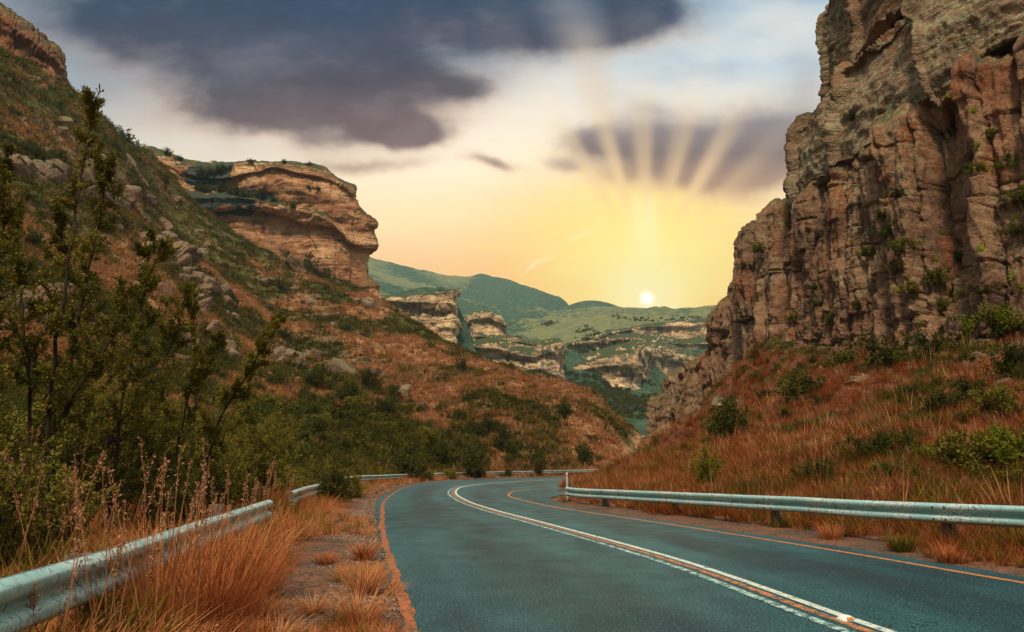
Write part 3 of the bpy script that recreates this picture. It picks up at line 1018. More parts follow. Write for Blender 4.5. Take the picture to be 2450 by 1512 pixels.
def wall_net(cols, inset=14.0):
    """columns (x, distance, z_base, z_top, lean): a wall standing on a plan line, its top running back"""
    pl = np.array([plan(c[0], c[1]) for c in cols])
    t = unit(np.gradient(pl, axis=0))
    nrm = np.stack([t[:, 1], -t[:, 0]], -1)
    if (nrm * -pl).sum() < 0:
        nrm = -nrm
    net = []
    for (x, d, zb, zt, lean), q, k in zip(cols, pl, nrm):
        w = lambda o_, z_: (q[0] + k[0] * o_, q[1] + k[1] * o_, z_)
        net.append([w(2.0, zb - 4), w(0.6, zb), w(0, zb + (zt - zb) * 0.35), w(-lean * 0.5, zb + (zt - zb) * 0.7), w(-lean, zt - 1.0), w(-lean - 1.2, zt), w(-lean - inset, zt + 1.5)])
    return net


def d_columns(q, s, z):
    w = fbm(q / 7.0, 3, 0.5, 201)
    s2 = s + w * 0.35
    big = blocks(s2, z, 4.2, 16.0, 210, 2.6, 1.5, 0.28, 0.0)
    mid = blocks(s2 + fbm(q / 2.0, 3, 0.5, 205) * 0.2, z + w * 0.5, 1.45, 3.4, 220, 1.25, 0.8, 0.12, 0.0)
    sm = blocks(s2 * 1.0 + 0.4 * fbm(q / 1.2, 2, 0.5, 231), z + 0.3 * fbm(q / 1.5, 2, 0.5, 233), 0.5, 0.75, 240, 0.22, 0.14, 0.08)
    low = sstep(20, 12, z)
    flute = fbm(np.c_[s2 / 0.9, z / 9.0, s2 * 0], 4, 0.6, 247)
    return big + mid + sm * (0.4 + 0.9 * low) + flute * 0.42 + fbm(q / 3.5, 5, 0.55, 250) * 0.16 - 0.25 * np.abs(fbm(q / 1.6, 3, 0.5, 255))


rl_cols = [(3500, 27, 7, 27.5, .5), (2900, 34, 8, 27.5, .5), (2450, 40, 8.0, 27.8, .5), (2300, 44, 8.5, 27.2, .5), (2100, 50, 9.5, 25.6, .6), (1990, 55, 10.5, 25.4, .6),
           (1915, 61, 11, 26.2, .6), (1850, 66.5, 11, 28.0, 1.0), (1790, 71, 10.5, 27.9, 1.0), (1750, 75, 9, 26.6, .5), (1752, 79, 8, 26.3, .8), (1800, 88, 8, 26, 1), (1950, 100, 8, 26, 1)]
cliff_r, q1 = cliff('cliff', wall_net(rl_cols), 620, 330, M['cliff_r'], d_columns, 'tall brown columned sandstone cliff right of the road')


def d_massive(q, s, z):
    w = fbm(q / 6.0, 3, 0.5, 301)
    r = blocks(s + w * 1.1, z + w, 8.0, 40.0, 310, 1.3, 0.8, 0.3, 0.1)
    r = r + stepped(z + w * 0.8 + fbm(q / 2.2, 3, 0.5, 320) * 0.35, 0.42, 330, 0.13)
    r = r + stepped(z + w * 1.4, 4.1, 334, 0.45)
    return r + fbm(q / 5.0, 6, 0.62, 340) * 0.5 + 0.3


def upper_net(cols, inset=14.0, bellies=1.0):
    pl = np.array([plan(c[0], c[1], 250) for c in cols])
    t = unit(np.gradient(pl, axis=0))
    nrm = np.stack([t[:, 1], -t[:, 0]], -1)
    if (nrm * -pl).sum() < 0:
        nrm = -nrm
    net = []
    for (x, d, zb, zt, out), q, k in zip(cols, pl, nrm):
        w = lambda o_, z_: (q[0] + k[0] * o_, q[1] + k[1] * o_, z_)
        net.append([w(-4, zb + 0.5), w(out * 0.7, zb), w(out, zb + 1.2), w(out * 0.8, (zb + zt) / 2), w(0.2, zt - 1.2), w(-1.0, zt), w(-inset, zt + 1)])
    return net


u1 = [(3500, 27, 27.6, 37, 1.3), (2900, 34, 27.6, 37, 1.3), (2450, 40, 27.9, 37, 1.3), (2330, 43, 27.2, 37, 1.4), (2190, 47, 25.6, 37, 1.6), (2070, 51, 24.9, 36.5, 1.6), (1985, 55.5, 25.0, 35.8, 1.5),
      (1915, 60.5, 25.9, 34.8, 1.2), (1897, 63, 26.6, 34.4, .8), (1915, 68, 27, 34.4, .5), (2050, 80, 27, 34.4, .5)]
cliff('overhang', upper_net(u1, 10), 560, 150, M['cliff_u'], d_massive, parent=cliff_r)
u2 = [(3500, 27, 36.5, 56, .6), (2900, 34, 36.5, 56, .6), (2450, 41, 36.5, 56, .6), (2250, 46, 36.5, 56, .6), (2100, 52, 36.0, 55, .6), (2026, 57, 35.0, 48, .3), (1988, 61, 34.0, 45.2, .2),
      (1998, 66, 34, 45, .2), (2100, 80, 34, 45, .2)]
cliff('overhang', upper_net(u2, 12), 460, 210, M['cliff_u'], d_massive, parent=cliff_r)


def d_rib(q, s, z):
    w = fbm(q / 6.0, 3, 0.5, 401)
    return blocks(s + w * 1.5, z + w * 1.2, 2.6, 2.8, 410, 1.5, 0.7, 0.3, 0.05) + blocks(s + w, z - w, 0.95, 1.1, 420, 0.7, 0.4, 0.15) + fbm(q / 3.0, 5, 0.55, 430) * 0.45


rib = [(1850, 80, 8, 22.5, 1), (1790, 81, 7, 22, 1), (1745, 83, 6, 22.0, .5), (1716, 85, 6, 20.9, .5), (1690, 86, 4, 17.5, 2), (1650, 88, 3, 15.6, 2), (1612, 89, 2.5, 14.4, 2), (1575, 90, 2, 12.0, 2),
       (1545, 91, 1.5, 10.2, 1.5), (1528, 92, 1, 6.5, 1.2), (1503, 93.5, 0, 3.2, .5), (1500, 97, 0, 2.6, .5), (1530, 106, 0, 3, .5)]
cliff('rock_rib', wall_net(rib, 10), 360, 170, M['cliff_r'], d_rib, 'low broken rock rib stepping down behind the orange bank')

# the big overhanging cliff on the left
lc = []
def lc_col(x, base, lipb, lipt, foot, capu, top, d, k=1.0):
    mid = base * 0.5 + lipb * 0.5
    return [P(x, base + 45, d - 2), P(x, base, d), P(x, mid, d + 1.6 * k), P(x, lipb + 3, d + 2.6 * k), P(x, lipb, d - 1.8 * k), P(x, lipt, d - 4 * k), P(x, foot, d + 3 * k), P(x, (foot + capu) / 2, d + 1.5 * k),
            P(x, capu + 2, d + 2 * k), P(x, capu - 3, d), P(x, (top + capu) / 2 - 2, d + 2), P(x, top, d + 6), P(x, top + 2, d + 60)]


lc = [lc_col(250, 430, 420, 412, 400, 372, 330, 300, .4), lc_col(340, 440, 428, 418, 408, 376, 354, 298, .6), lc_col(400, 470, 450, 440, 428, 398, 370, 298, .6),
      lc_col(448, 505, 496, 470, 445, 418, 386, 299), lc_col(521, 548, 502, 471, 447, 430, 395, 302, 1.3), lc_col(582, 590, 497, 473, 464, 419, 393, 302, 1.3),
      lc_col(649, 628, 505, 486, 479, 402, 391, 300, 1.3), lc_col(713, 648, 526, 501, 496, 416, 392, 298, 1.2), lc_col(766, 655, 536, 518, 512, 426, 403, 298, 1.0),
      lc_col(812, 664, 558, 546, 538, 442, 430, 300, .8), lc_col(845, 680, 592, 580, 556, 470, 445, 303, .5)]
nose = [(925, 760, 306), (902, 690, 308), (884, 655, 310), (886, 610, 311), (901, 597, 309), (904, 585, 309), (889, 548, 312), (897, 541, 310), (897, 531, 310), (862, 498, 313), (849, 470, 314), (851, 448, 315), (835, 442, 330)]
lc.append([P(*q) for q in nose])
lc.append([P(x - 14, y, d + 16) for x, y, d in nose])
lc.append([P(x - 60, y + 4, d + 50) for x, y, d in nose])
lc.append([P(x - 150, y + 4, d + 90) for x, y, d in nose])


def d_left(q, s, z):
    w = fbm(q / 22.0, 3, 0.5, 501)
    r = stepped(z + w * 2.0 + fbm(q / 6, 3, 0.5, 510) * 0.8, 1.5, 520, 0.5) + stepped(z + w * 4, 6.5, 524, 0.9)
    r = r + blocks(s + w * 5, z + w * 3, 16.0, 25.0, 530, 0.8, 0.4, 0.8, 0.1)
    return r + fbm(q / 12.0, 6, 0.58, 540) * 1.2


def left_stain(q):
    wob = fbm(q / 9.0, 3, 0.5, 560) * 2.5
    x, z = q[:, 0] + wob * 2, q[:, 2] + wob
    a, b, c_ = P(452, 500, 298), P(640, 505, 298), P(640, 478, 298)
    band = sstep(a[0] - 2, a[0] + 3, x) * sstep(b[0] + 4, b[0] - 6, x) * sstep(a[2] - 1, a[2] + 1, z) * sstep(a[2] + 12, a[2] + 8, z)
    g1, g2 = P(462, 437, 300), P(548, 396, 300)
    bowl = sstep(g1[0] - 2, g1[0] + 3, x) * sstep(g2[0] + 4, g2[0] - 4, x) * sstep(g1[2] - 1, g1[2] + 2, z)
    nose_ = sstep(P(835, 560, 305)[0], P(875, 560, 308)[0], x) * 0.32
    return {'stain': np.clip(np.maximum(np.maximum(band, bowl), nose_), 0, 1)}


cliff('cliff', lc, 520, 300, M['cliff_l'], d_left, 'banded orange sandstone cliff with a deep overhang above the left hillside', attrs=left_stain)

# rock shoulder at the top left
ul = []
for x, b, t in ((-420, -20, -250), (-250, 40, -160), (-100, 90, -60), (0, 125, 8), (50, 150, 48), (100, 178, 88), (132, 200, 116)):
    d = 168
    ul.append([P(x, b + 40, d - 1), P(x, b, d), P(x, b * .6 + t * .4, d + 1), P(x, b * .3 + t * .7, d - 1.5), P(x, t + 10, d + 1), P(x, t, d + 5), P(x - 20, t, d + 40)])
nz_ = [(140, 250, 172), (147, 215, 172), (155, 188, 171), (157, 166, 171), (150, 146, 173), (143, 130, 176), (110, 132, 200)]
ul.append([P(*q) for q in nz_])
ul.append([P(x - 8, y, d + 10) for x, y, d in nz_])
ul.append([P(x - 60, y, d + 40) for x, y, d in nz_])


def d_ul(q, s, z):
    w = fbm(q / 12.0, 3, 0.5, 601)
    return stepped(z + w * 2.5, 1.6, 610, 0.7) + blocks(s + w * 3, z + w * 2, 5.0, 6.0, 620, 1.0, 0.7, 0.5) + fbm(q / 4.5, 6, 0.6, 630) * 0.9


cliff('cliff', ul, 260, 150, M['cliff_ul'], d_ul, 'dark rounded rock shoulder above the top left of the hillside')


def d_far(q, s, z):
    w = fbm(q / 40.0, 3, 0.5, 701)
    r = stepped(z + w * 4 + fbm(q / 12, 3, 0.5, 705) * 2, 3.2, 710, 2.2) + stepped(z + w * 5, 11.0, 714, 3.0)
    return r + blocks(s + w * 12, z + w * 6, 30.0, 40.0, 720, 2.5, 1.5, 2.0, 0.1) + fbm(q / 16.0, 6, 0.6, 730) * 2.0


def far_cliff(cols, label, nu=240, nv=110, back=70, slope=0.0):
    net = []
    for x, b, t, d in cols:
        m_ = (b + t) / 2
        net.append([P(x, b + 25, d - 4), P(x, b, d), P(x, m_, d + 5), P(x, t + (b - t) * 0.25, d - 1), P(x, t + 1, d + 3), P(x, t, d + 6), P(x, t - slope, d + back)])
    return cliff('far_cliff', net, nu, nv, M['cliff_f'], d_far, label)


for a_ in SCARPS:
    far_cliff(*a_)

# ------------------------------------------------------------------ guardrails
bpy.context.view_layer.update()
DG = bpy.context.evaluated_depsgraph_get()


def hit(x, y, far=4000.0):
    """what the photograph's line of sight at (x, y) meets in the terrain built so far"""
    d = ray_dir(x, y)
    d = d / np.linalg.norm(d)
    ok, loc, nor, _, ob, _ = scene.ray_cast(DG, Vector((0, 0, EYE)), Vector(d), distance=far)
    return (np.array(loc), np.array(nor), ob.name) if ok else None


PROF = np.array([(0.0, 0.0), (0.03, 0.0), (0.082, -0.03), (0.092, -0.045), (0.092, -0.085), (0.078, -0.105), (0.012, -0.136), (0.004, -0.156), (0.012, -0.176), (0.078, -0.207), (0.092, -0.227), (0.092, -0.267), (0.082, -0.282),
                 (0.03, -0.312), (0.0, -0.312)])


def guardrail(path, road_right, label, n, hide_start=0.0, post_every=4.0, posts_back=0.02):
    """path: 3-D points along the top edge of the beam"""
    c = crv(path, n)
    c[:, 2] += 0.012 * fbm(np.c_[c[:, :2] / 3.0, c[:, 2] * 0], 3)
    t = unit(np.gradient(c[:, :2], axis=0))
    k = np.stack([t[:, 1], -t[:, 0]], -1) * (1 if road_right else -1)
    root = empty('guardrail', tuple(c[n // 2] - np.array([0, 0, 0.75])))
    tag(root, label, 'guardrail')
    o = np.array(root.location)
    loop = np.r_[PROF, (PROF - np.array([0.007, 0.0]))[::-1]]
    v = np.concatenate([np.c_[c[:, :2] + k * a, c[:, 2] + b][:, None] for a, b in loop], 1)
    m_ = len(loop)
    a = np.arange(n * m_).reshape(n, m_)
    b = np.roll(a, -1, axis=1)
    f = np.stack([a[:-1], a[1:], b[1:], b[:-1]], -1).reshape(-1, 4)
    ends = np.concatenate([np.stack([e[:m_ // 2 - 1], e[1:m_ // 2], e[::-1][1:m_ // 2], e[::-1][:m_ // 2 - 1]], -1) for e in (a[0], a[-1])])
    mk('beam', v.reshape(-1, 3) - o, [f, ends], M['steel'], root)
    s = np.r_[0, np.cumsum(np.linalg.norm(np.diff(c, axis=0), axis=1))]
    pm = bm_ = None
    for d in np.arange(1.2, s[-1], post_every):
        i = int(np.searchsorted(s, d))
        q, kk = c[i], k[i]
        ang = math.atan2(kk[1], kk[0])
        if pm is None:
            # squared timber post with a weathered rounded head
            ring = [(0.09, 0.075), (0.075, 0.09), (-0.075, 0.09), (-0.09, 0.075), (-0.09, -0.075), (-0.075, -0.09), (0.075, -0.09), (0.09, -0.075)]
            lv = [(-1.05, 1.0), (-0.2, 1.0), (0.02, 0.98), (0.05, 0.86), (0.055, 0.0)]
            pv = [(x * w_, y * w_, z_) for z_, w_ in lv for x, y in ring]
            a8 = np.arange(len(lv) * 8).reshape(len(lv), 8)
            b8 = np.roll(a8, -1, axis=1)
            pm = mk('post', pv, np.stack([a8[:-1], b8[:-1], b8[1:], a8[1:]], -1).reshape(-1, 4), M['wood'], root, smooth=False)
            bv, bf = [], []
            for xx, rr in ((0.0, 0.017), (0.014, 0.017), (0.018, 0.009)):
                bv += [(xx, rr * math.cos(h), rr * math.sin(h)) for h in np.arange(6) * math.pi / 3]
            for l_ in (0, 1):
                for h in range(6):
                    bf.append((l_ * 6 + h, l_ * 6 + (h + 1) % 6, l_ * 6 + 6 + (h + 1) % 6, l_ * 6 + 6 + h))
            bf += [(12, 13, 14, 15), (12, 15, 16, 17)]
            bm_ = mk('bolt', bv, np.array(bf), M['bolt'], link=False, smooth=False).data
            po = pm
        else:
            po = pm.copy()
            COL.objects.link(po)
        lift = 0.05 if 8 < q[1] < 10.5 else random.uniform(-0.09, -0.05)
        po.location = Vector((q[0] - kk[0] * (0.105 + posts_back), q[1] - kk[1] * (0.105 + posts_back), q[2] + lift)) - Vector(o)
        po.rotation_euler = (0, 0, ang)
        if q[1] < 30 and 6 < i < n - 7:
            # the overlapping end of the next beam stands slightly proud
            j0 = i - 3
            seg = np.array([[*(c[j, :2] + k[j] * (a + 0.004)), c[j, 2] + b] for j in range(j0, j0 + 7) for a, b in PROF])
            mk('splice_plate', seg - o, grid_faces(7, len(PROF)), M['steel'], root)
        if 1.5 < q[1] < 24:
            for y_, z_ in ((-0.1, -0.066), (0.1, -0.066), (-0.1, -0.246), (0.1, -0.246)):
                bo = bpy.data.objects.new('bolt', bm_)
                COL.objects.link(bo); bo.parent = root
                bo.location = Vector((q[0] + kk[0] * 0.095 - kk[1] * y_, q[1] + kk[1] * 0.095 + kk[0] * y_, q[2] + z_)) - Vector(o)
                bo.rotation_euler = (0, 0, ang)
    return root


guardrail([(x, y, 0.75) for x, y in RAIL_L[:4]] + [(-4.15, 12.0, 0.75)], True, 'white speckled steel guardrail at the bottom left, its cut end among tall grass', 130)
guardrail([(-5.0, 15.9, 0.74), (-5.27, 17.23, 0.75)] + [(x, y, 0.75) for x, y in RAIL_L[6:8]] + [tuple(q) for q in FAR_RAIL] + [(14.6, 97.0, 0.7)], True, 'far steel guardrail following the outside of the bend behind the bushes', 420)
guardrail([tuple(p) for p in RAIL_R], False, 'teal grey steel guardrail on the right, at the foot of the orange bank', 300)

# marker post at the end of the right guardrail
q = P(1356, 1166, 25.9)
mp = empty('marker_post', (q[0] + 0.02, q[1] + 0.1, 0))
tag(mp, 'thin pale marker post standing at the far end of the right guardrail', 'marker post')
ring = [(0.035, 0.03), (-0.035, 0.03), (-0.035, -0.03), (0.035, -0.03)]
zt = P(1356, 1131, 25.9)[2]
pv = [(x * w_, y * w_, z_) for z_, w_ in ((-0.3, 1), (0.3, 1), (zt - 0.03, 0.95), (zt, 0.6)) for x, y in ring]
a4 = np.arange(16).reshape(4, 4); b4 = np.roll(a4, -1, axis=1)
mk('post', pv, [np.stack([a4[:-1], b4[:-1], b4[1:], a4[1:]], -1).reshape(-1, 4), np.array([[12, 13, 14, 15]])], M['steel'], mp, smooth=False)
mk('reflector', [(-0.022, -0.031, zt - 0.16), (0.022, -0.031, zt - 0.16), (0.022, -0.031, zt - 0.08), (-0.022, -0.031, zt - 0.08), (-0.018, -0.036, zt - 0.155), (0.018, -0.036, zt - 0.155), (0.018, -0.036, zt - 0.085), (-0.018, -0.036, zt - 0.085)],
   np.array([[4, 5, 6, 7], [0, 1, 5, 4], [1, 2, 6, 5], [2, 3, 7, 6], [3, 0, 4, 7]]), M['reflector'], mp, smooth=False)

# road stud on the centre line
gx, gy = G(2024, 1484)
st = empty('road_stud', (gx, gy, 0.004), 0.25)
st.scale = (1.25, 1.25, 1.25)
tag(st, 'small white road stud stuck on the double centre line, bottom right', 'road stud')
lv = [(0.0, 1.0), (0.008, 1.0), (0.026, 0.62), (0.03, 0.5)]
ring = [(math.copysign(abs(math.cos(h)) ** 0.5, math.cos(h)) * 0.055, math.copysign(abs(math.sin(h)) ** 0.5, math.sin(h)) * 0.05) for h in np.arange(16) * math.pi / 8]
pv = [(x * w_, y * w_, z_) for z_, w_ in lv for x, y in ring]
aa = np.arange(64).reshape(4, 16); bb = np.roll(aa, -1, axis=1)
mk('body', pv, [np.stack([aa[:-1], bb[:-1], bb[1:], aa[1:]], -1).reshape(-1, 4), aa[3][None, :]], M['stud'], st)
mk('lens', [(-0.03, -0.053, 0.009), (0.03, -0.053, 0.009), (0.024, -0.034, 0.0235), (-0.024, -0.034, 0.0235), (0, -0.05, 0.018)], np.array([[0, 1, 4], [1, 2, 4], [2, 3, 4], [3, 0, 4]]), M['reflector'], st, smooth=False)


# ------------------------------------------------------------------ boulders
def boulder_mesh(seed, sub=5, cuts=8, rough=0.05, flat=1.0):
    r = np.random.default_rng(seed)
    import bmesh
    bm = bmesh.new()
    bmesh.ops.create_icosphere(bm, subdivisions=sub, radius=1.0)
    v = np.array([x.co[:] for x in bm.verts]); f = np.array([[x.index for x in p.verts] for p in bm.faces])
    bm.free()
    nrm = unit(r.normal(size=(cuts, 3)))
    h = r.uniform(0.42, 0.8, cuts)
    dt = v @ nrm.T
    rad = np.min(np.where(dt > 0.05, h[None] / np.maximum(dt, 0.05), 9), 1)
    rad = np.minimum(rad, 1.15)
    v = v * rad[:, None]
    v = v * (1 + rough * fbm(v * 2.2 + seed, 5, 0.6, seed))[:, None] + 0.03 * stepped(v[:, 2:3] * 1.0 + 0.1 * vnoise(v * 2, seed)[:, None], 0.22, seed, 1.0) * np.array([1, 1, 0])
    v *= np.array([1.0, 0.85, 0.72 * flat])
    return mk('boulder', v, f, M['boulder'], smooth=True, link=False).data


BM = [boulder_mesh(s) for s in range(40, 47)]


def outcrop_mesh(seed, nb=13):
    """a knot of fissured angular blocks lying on the same bedding"""
    r = np.random.default_rng(seed)
    import bmesh
    vs_, fs_, o_ = [], [], 0
    for i in range(nb):
        bm = bmesh.new()
        bmesh.ops.create_icosphere(bm, subdivisions=4, radius=1.0)
        v = np.array([x.co[:] for x in bm.verts]); f_ = np.array([[x.index for x in p.verts] for p in bm.faces])
        bm.free()
        ax = np.array([[1, 0, 0], [-1, 0, 0], [0, 1, 0], [0, -1, 0], [0, 0, 1], [0, 0, -1]], float)
        nrm = unit(np.concatenate([ax + r.normal(size=(6, 3)) * 0.16, r.normal(size=(3, 3))]))
        h = np.r_[r.uniform(0.45, 0.62, 6), r.uniform(0.62, 0.8, 3)]
        dt = v @ nrm.T
        rad = np.minimum(np.min(np.where(dt > 0.05, h[None] / np.maximum(dt, 0.05), 9), 1), 0.95)
        v = v * rad[:, None]
        v = v * (1 + 0.06 * fbm(v * 3 + seed + i, 4, 0.6, seed + i))[:, None]
        s_ = r.uniform(0.3, 0.75) * np.array([r.uniform(.8, 1.5), r.uniform(.7, 1.2), r.uniform(.5, .9)])
        a_ = r.normal() * 0.25
        R = np.array([[math.cos(a_), -math.sin(a_), 0], [math.sin(a_), math.cos(a_), 0], [0, 0, 1]])
        v = (v * s_) @ R.T
        c_ = np.array([r.normal() * 0.5, r.normal() * 0.4, r.uniform(-0.25, 0.3)])
        v = v + c_
        vs_.append(v); fs_.append(f_ + o_); o_ += len(v)
    v = np.concatenate(vs_)
    T = np.array([[0.92, 0, 0.38], [0, 1, 0], [-0.38, 0, 0.92]])
    return mk('rock_outcrop', v @ T.T, np.concatenate(fs_), M['boulder'], smooth=True, link=False).data


OUT = [outcrop_mesh(s) for s in (81, 82, 83, 84)]


def boulder(x, y, wpx, label, group, hgt=1.0, sink=0.42):
    h = hit(x, y)
    if h is None:
        return
    loc, nor, what = h
    if group and not what.startswith('hillside'):
        return
    w = wpx * np.linalg.norm(loc) / F_PX * (0.6 if wpx >= 40 and x < 1300 else 0.6)
    big_ = wpx >= 40 and x < 1300
    o = bpy.data.objects.new('rock_outcrop' if big_ else 'boulder', random.choice(OUT if big_ else BM))
    COL.objects.link(o)
    up = np.array(nor) * 0.5 + np.array([0, 0, 0.5])
    o.rotation_euler = Vector(up).to_track_quat('Z', 'Y').to_euler()
    o.rotation_euler.rotate_axis('Z', random.uniform(0, 6.28))
    o.scale = (w * random.uniform(0.9, 1.1), w * random.uniform(0.9, 1.2), w * hgt * random.uniform(1.0, 1.35))
    o.location = Vector(loc) - Vector(nor) * w * sink
    tag(o, label.replace('boulder', 'rock outcrop') if big_ and group else label, 'rock' if big_ else 'boulder', group)
    return o


for x, y, w, lab in ((85, 292, 36, 'round pale boulder high on the olive slope at the far left'), (372, 512, 46, 'grey square boulder perched behind the thin trees'),
                     (935, 950, 74, 'big pale cracked boulder in the dark scrub of the left hillside'), (1012, 972, 40, 'flat grey boulder to the right of the big cracked boulder'),
                     (2390, 852, 48, 'pale boulder under the cliff at the right edge of the bank'), (2302, 884, 50, 'low pale boulder half buried in the bank grass'),
                     (2408, 922, 44, 'tan boulder among green bushes near the right edge'), (2182, 884, 24, 'small tan boulder in the middle of the orange bank'),
                     (2080, 945, 24, 'small dark boulder in the rust grass of the bank'), (2255, 1172, 52, 'long grey boulder just behind the right guardrail'),
                     (2320, 1168, 60, 'broad grey boulder beside the bright green bush behind the right guardrail'), (2205, 1165, 34, 'tan boulder in dry grass behind the right guardrail'),
                     (722, 652, 62, 'pale boulder at the foot of the overhanging cliff'), (545, 722, 56, 'tall fissured tan boulder halfway up the left hillside'),
                     (1215, 1048, 38, 'pale boulder in scrub near the bottom of the left spur'), (1325, 1092, 34, 'tan boulder just above the far guardrail'),
                     (1192, 945, 26, 'small tan boulder on the orange spur'), (690, 855, 84, 'large slab of tan rock at the right of the leaning tree')):
    boulder(x, y, w, lab, None)
LEFTB = 'tan sandstone boulder half buried in the left hillside grass'
for x, y, w in ((170, 440, 120), (260, 470, 90), (215, 400, 80), (150, 790, 110), (230, 770, 80), (60, 730, 90), (140, 300, 40), (105, 212, 24), (60, 185, 18), (30, 170, 16), (85, 190, 18), (120, 200, 20), (20, 195, 16),
                (400, 560, 70), (430, 600, 60), (385, 540, 50), (440, 640, 46), (470, 620, 40), (500, 655, 44), (520, 690, 40), (470, 700, 50), (560, 760, 40), (600, 690, 30),
                (660, 900, 60), (700, 910, 50), (735, 850, 50), (760, 880, 36), (650, 860, 50), (805, 850, 40), (840, 870, 56), (870, 890, 46), (820, 905, 40), (860, 920, 50), (900, 900, 40), (780, 820, 30),
                (1240, 1038, 24), (1050, 985, 28), (700, 690, 34), (660, 670, 26), (800, 780, 20), (330, 640, 60), (300, 560, 70), (350, 470, 40), (330, 420, 50), (420, 480, 36), (570, 640, 24), (490, 590, 24), (620, 760, 26),
                (700, 880, 100), (820, 880, 90), (180, 430, 150), (290, 470, 100), (100, 420, 110), (380, 600, 100), (460, 660, 80), (540, 700, 80), (130, 770, 130), (250, 790, 120), (60, 800, 90), (350, 385, 34), (345, 375, 20), (740, 720, 22), (1160, 960, 14), (1070, 930, 14), (420, 860, 60), (520, 840, 40), (330, 880, 60)):
    boulder(x, y, w, LEFTB, 'boulders on the left hillside', hgt=1.15)
for k in range(22):
    x = random.uniform(330, 900)
    boulder(x, random.uniform(420 + 0.32 * (x - 330), 800 + 0.2 * (x - 330)), random.uniform(41, 84), LEFTB, 'boulders on the left hillside', hgt=1.0, sink=0.42)
for k in range(50):
    x = random.uniform(0, 1150)
    boulder(x, random.uniform(200 + 0.45 * x, 640 + 0.3 * x), random.uniform(10, 34), LEFTB, 'boulders on the left hillside', hgt=0.9, sink=0.5)
for k in range(26):
    x = random.uniform(1550, 2440); y = 1010 - (x - 1550) * 0.21 + random.uniform(-20, 25) if x < 2100 else random.uniform(800, 870)
    boulder(x, y, random.uniform(14, 42), 'brown fallen block at the foot of the right cliff', 'fallen blocks under the right cliff', sink=0.25)


# ------------------------------------------------------------------ plants
def leaves(pos, out, size, r, ratio=0.5, spread=0.9):
    """leaf-shaped quads at pos, roughly pointing along out"""
    n = len(pos)
    d = unit(out + r.normal(size=(n, 3)) * spread)
    w = unit(np.cross(d, r.normal(size=(n, 3))))
    s = (size * r.uniform(0.6, 1.25, n))[:, None]
    nn = np.cross(d, w)
    v = np.stack([pos, pos + d * s * 0.5 + w * s * ratio * 0.5 + nn * s * 0.08, pos + d * s, pos + d * s * 0.5 - w * s * ratio * 0.5 + nn * s * 0.08], 1).reshape(-1, 3)
    return v, np.arange(n * 4).reshape(n, 4)


def tube(p, r0, r1, ns=5):
    p = np.asarray(p, float)
    t = unit(np.gradient(p, axis=0))
    ref = np.where(np.abs(t[:, 2:3]) > 0.9, np.array([[1.0, 0, 0]]), np.array([[0, 0, 1.0]]))
    a = unit(np.cross(t, ref)); b = np.cross(t, a)
    r = np.linspace(r0, r1, len(p))[:, None, None]
    h = np.arange(ns) * 2 * math.pi / ns
    v = p[:, None] + r * (a[:, None] * np.cos(h)[None, :, None] + b[:, None] * np.sin(h)[None, :, None])
    q = np.arange(len(p) * ns).reshape(len(p), ns); w = np.roll(q, -1, axis=1)
    return v.reshape(-1, 3), np.stack([q[:-1], w[:-1], w[1:], q[1:]], -1).reshape(-1, 4)


def join(parts):
    vs_, fs_, o = [], [], 0
    for v, f in parts:
        vs_.append(v); fs_.append(f + o); o += len(v)
    return np.concatenate(vs_), np.concatenate(fs_)


def wander(p0, d, L, n, r, bend=0.25, up=0.1):
    pts_ = [np.array(p0, float)]
    d = unit(np.array(d, float))
    for i in range(n):
        d = unit(d + r.normal(size=3) * bend + np.array([0, 0, up]))
        pts_.append(pts_[-1] + d * L / n)
    return np.array(pts_)


def grow_tree(path, r0, seed, n_br=16, br_len=0.9, leaf=0.045, per=9, t0=0.18, twig=6, tight=1.0):
    """trunk along path with limbs, twigs and leaf sprays; returns wood and leaf arrays"""
    r = np.random.default_rng(seed)
    c = crv(path, 26)
    c[1:-1] += r.normal(size=(24, 3)) * 0.012
    wood = [tube(c, r0, 0.006, 7)]
    lp, lo = [], []
    tang = unit(np.gradient(c, axis=0))
    for t in np.linspace(t0, 0.97, n_br) + r.normal(size=n_br) * 0.02:
        i = int(np.clip(t, 0, 0.99) * 25)
        d = tang[i] * 0.9 * tight + np.r_[r.normal(size=2) * 0.8, r.normal() * 0.25]
        L = br_len * (1.05 - 0.75 * t) * r.uniform(0.5, 1.25)
        b = wander(c[i], d, L, 8, r, 0.2, 0.08)
        wood.append(tube(b, max(0.005, r0 * 0.42 * (1.1 - t)), 0.003, 5))
        for k in range(twig):
            j = r.integers(1, 9)
            tw = wander(b[min(j, 8)], unit(b[8] - b[0]) + r.normal(size=3) * 0.8, L * r.uniform(0.2, 0.45), 4, r, 0.25, 0.1)
            wood.append(tube(tw, 0.004, 0.002, 3))
            m_ = per
            u = r.uniform(0.1, 1, m_) * 3.999
            ui = u.astype(int)
            lp.append(tw[ui] + (tw[ui + 1] - tw[ui]) * (u - ui)[:, None] + r.normal(size=(m_, 3)) * 0.02)
            lo.append(np.repeat(unit(tw[-1:] - tw[:1]), m_, 0))
        u = r.uniform(0.25, 1, per * 2) * 7.999
        ui = u.astype(int)
        lp.append(b[ui] + (b[ui + 1] - b[ui]) * (u - ui)[:, None] + r.normal(size=(per * 2, 3)) * 0.015)
        lo.append(np.repeat(unit(b[-1:] - b[:1]), per * 2, 0))
    # leaf tufts along the upper stem itself
    u = r.uniform(0.6, 1, per * 7) * 24.99
    ui = u.astype(int)
    lp.append(c[ui] + r.normal(size=(len(ui), 3)) * 0.03); lo.append(tang[ui])
    return join(wood), leaves(np.concatenate(lp), np.concatenate(lo), leaf, r)


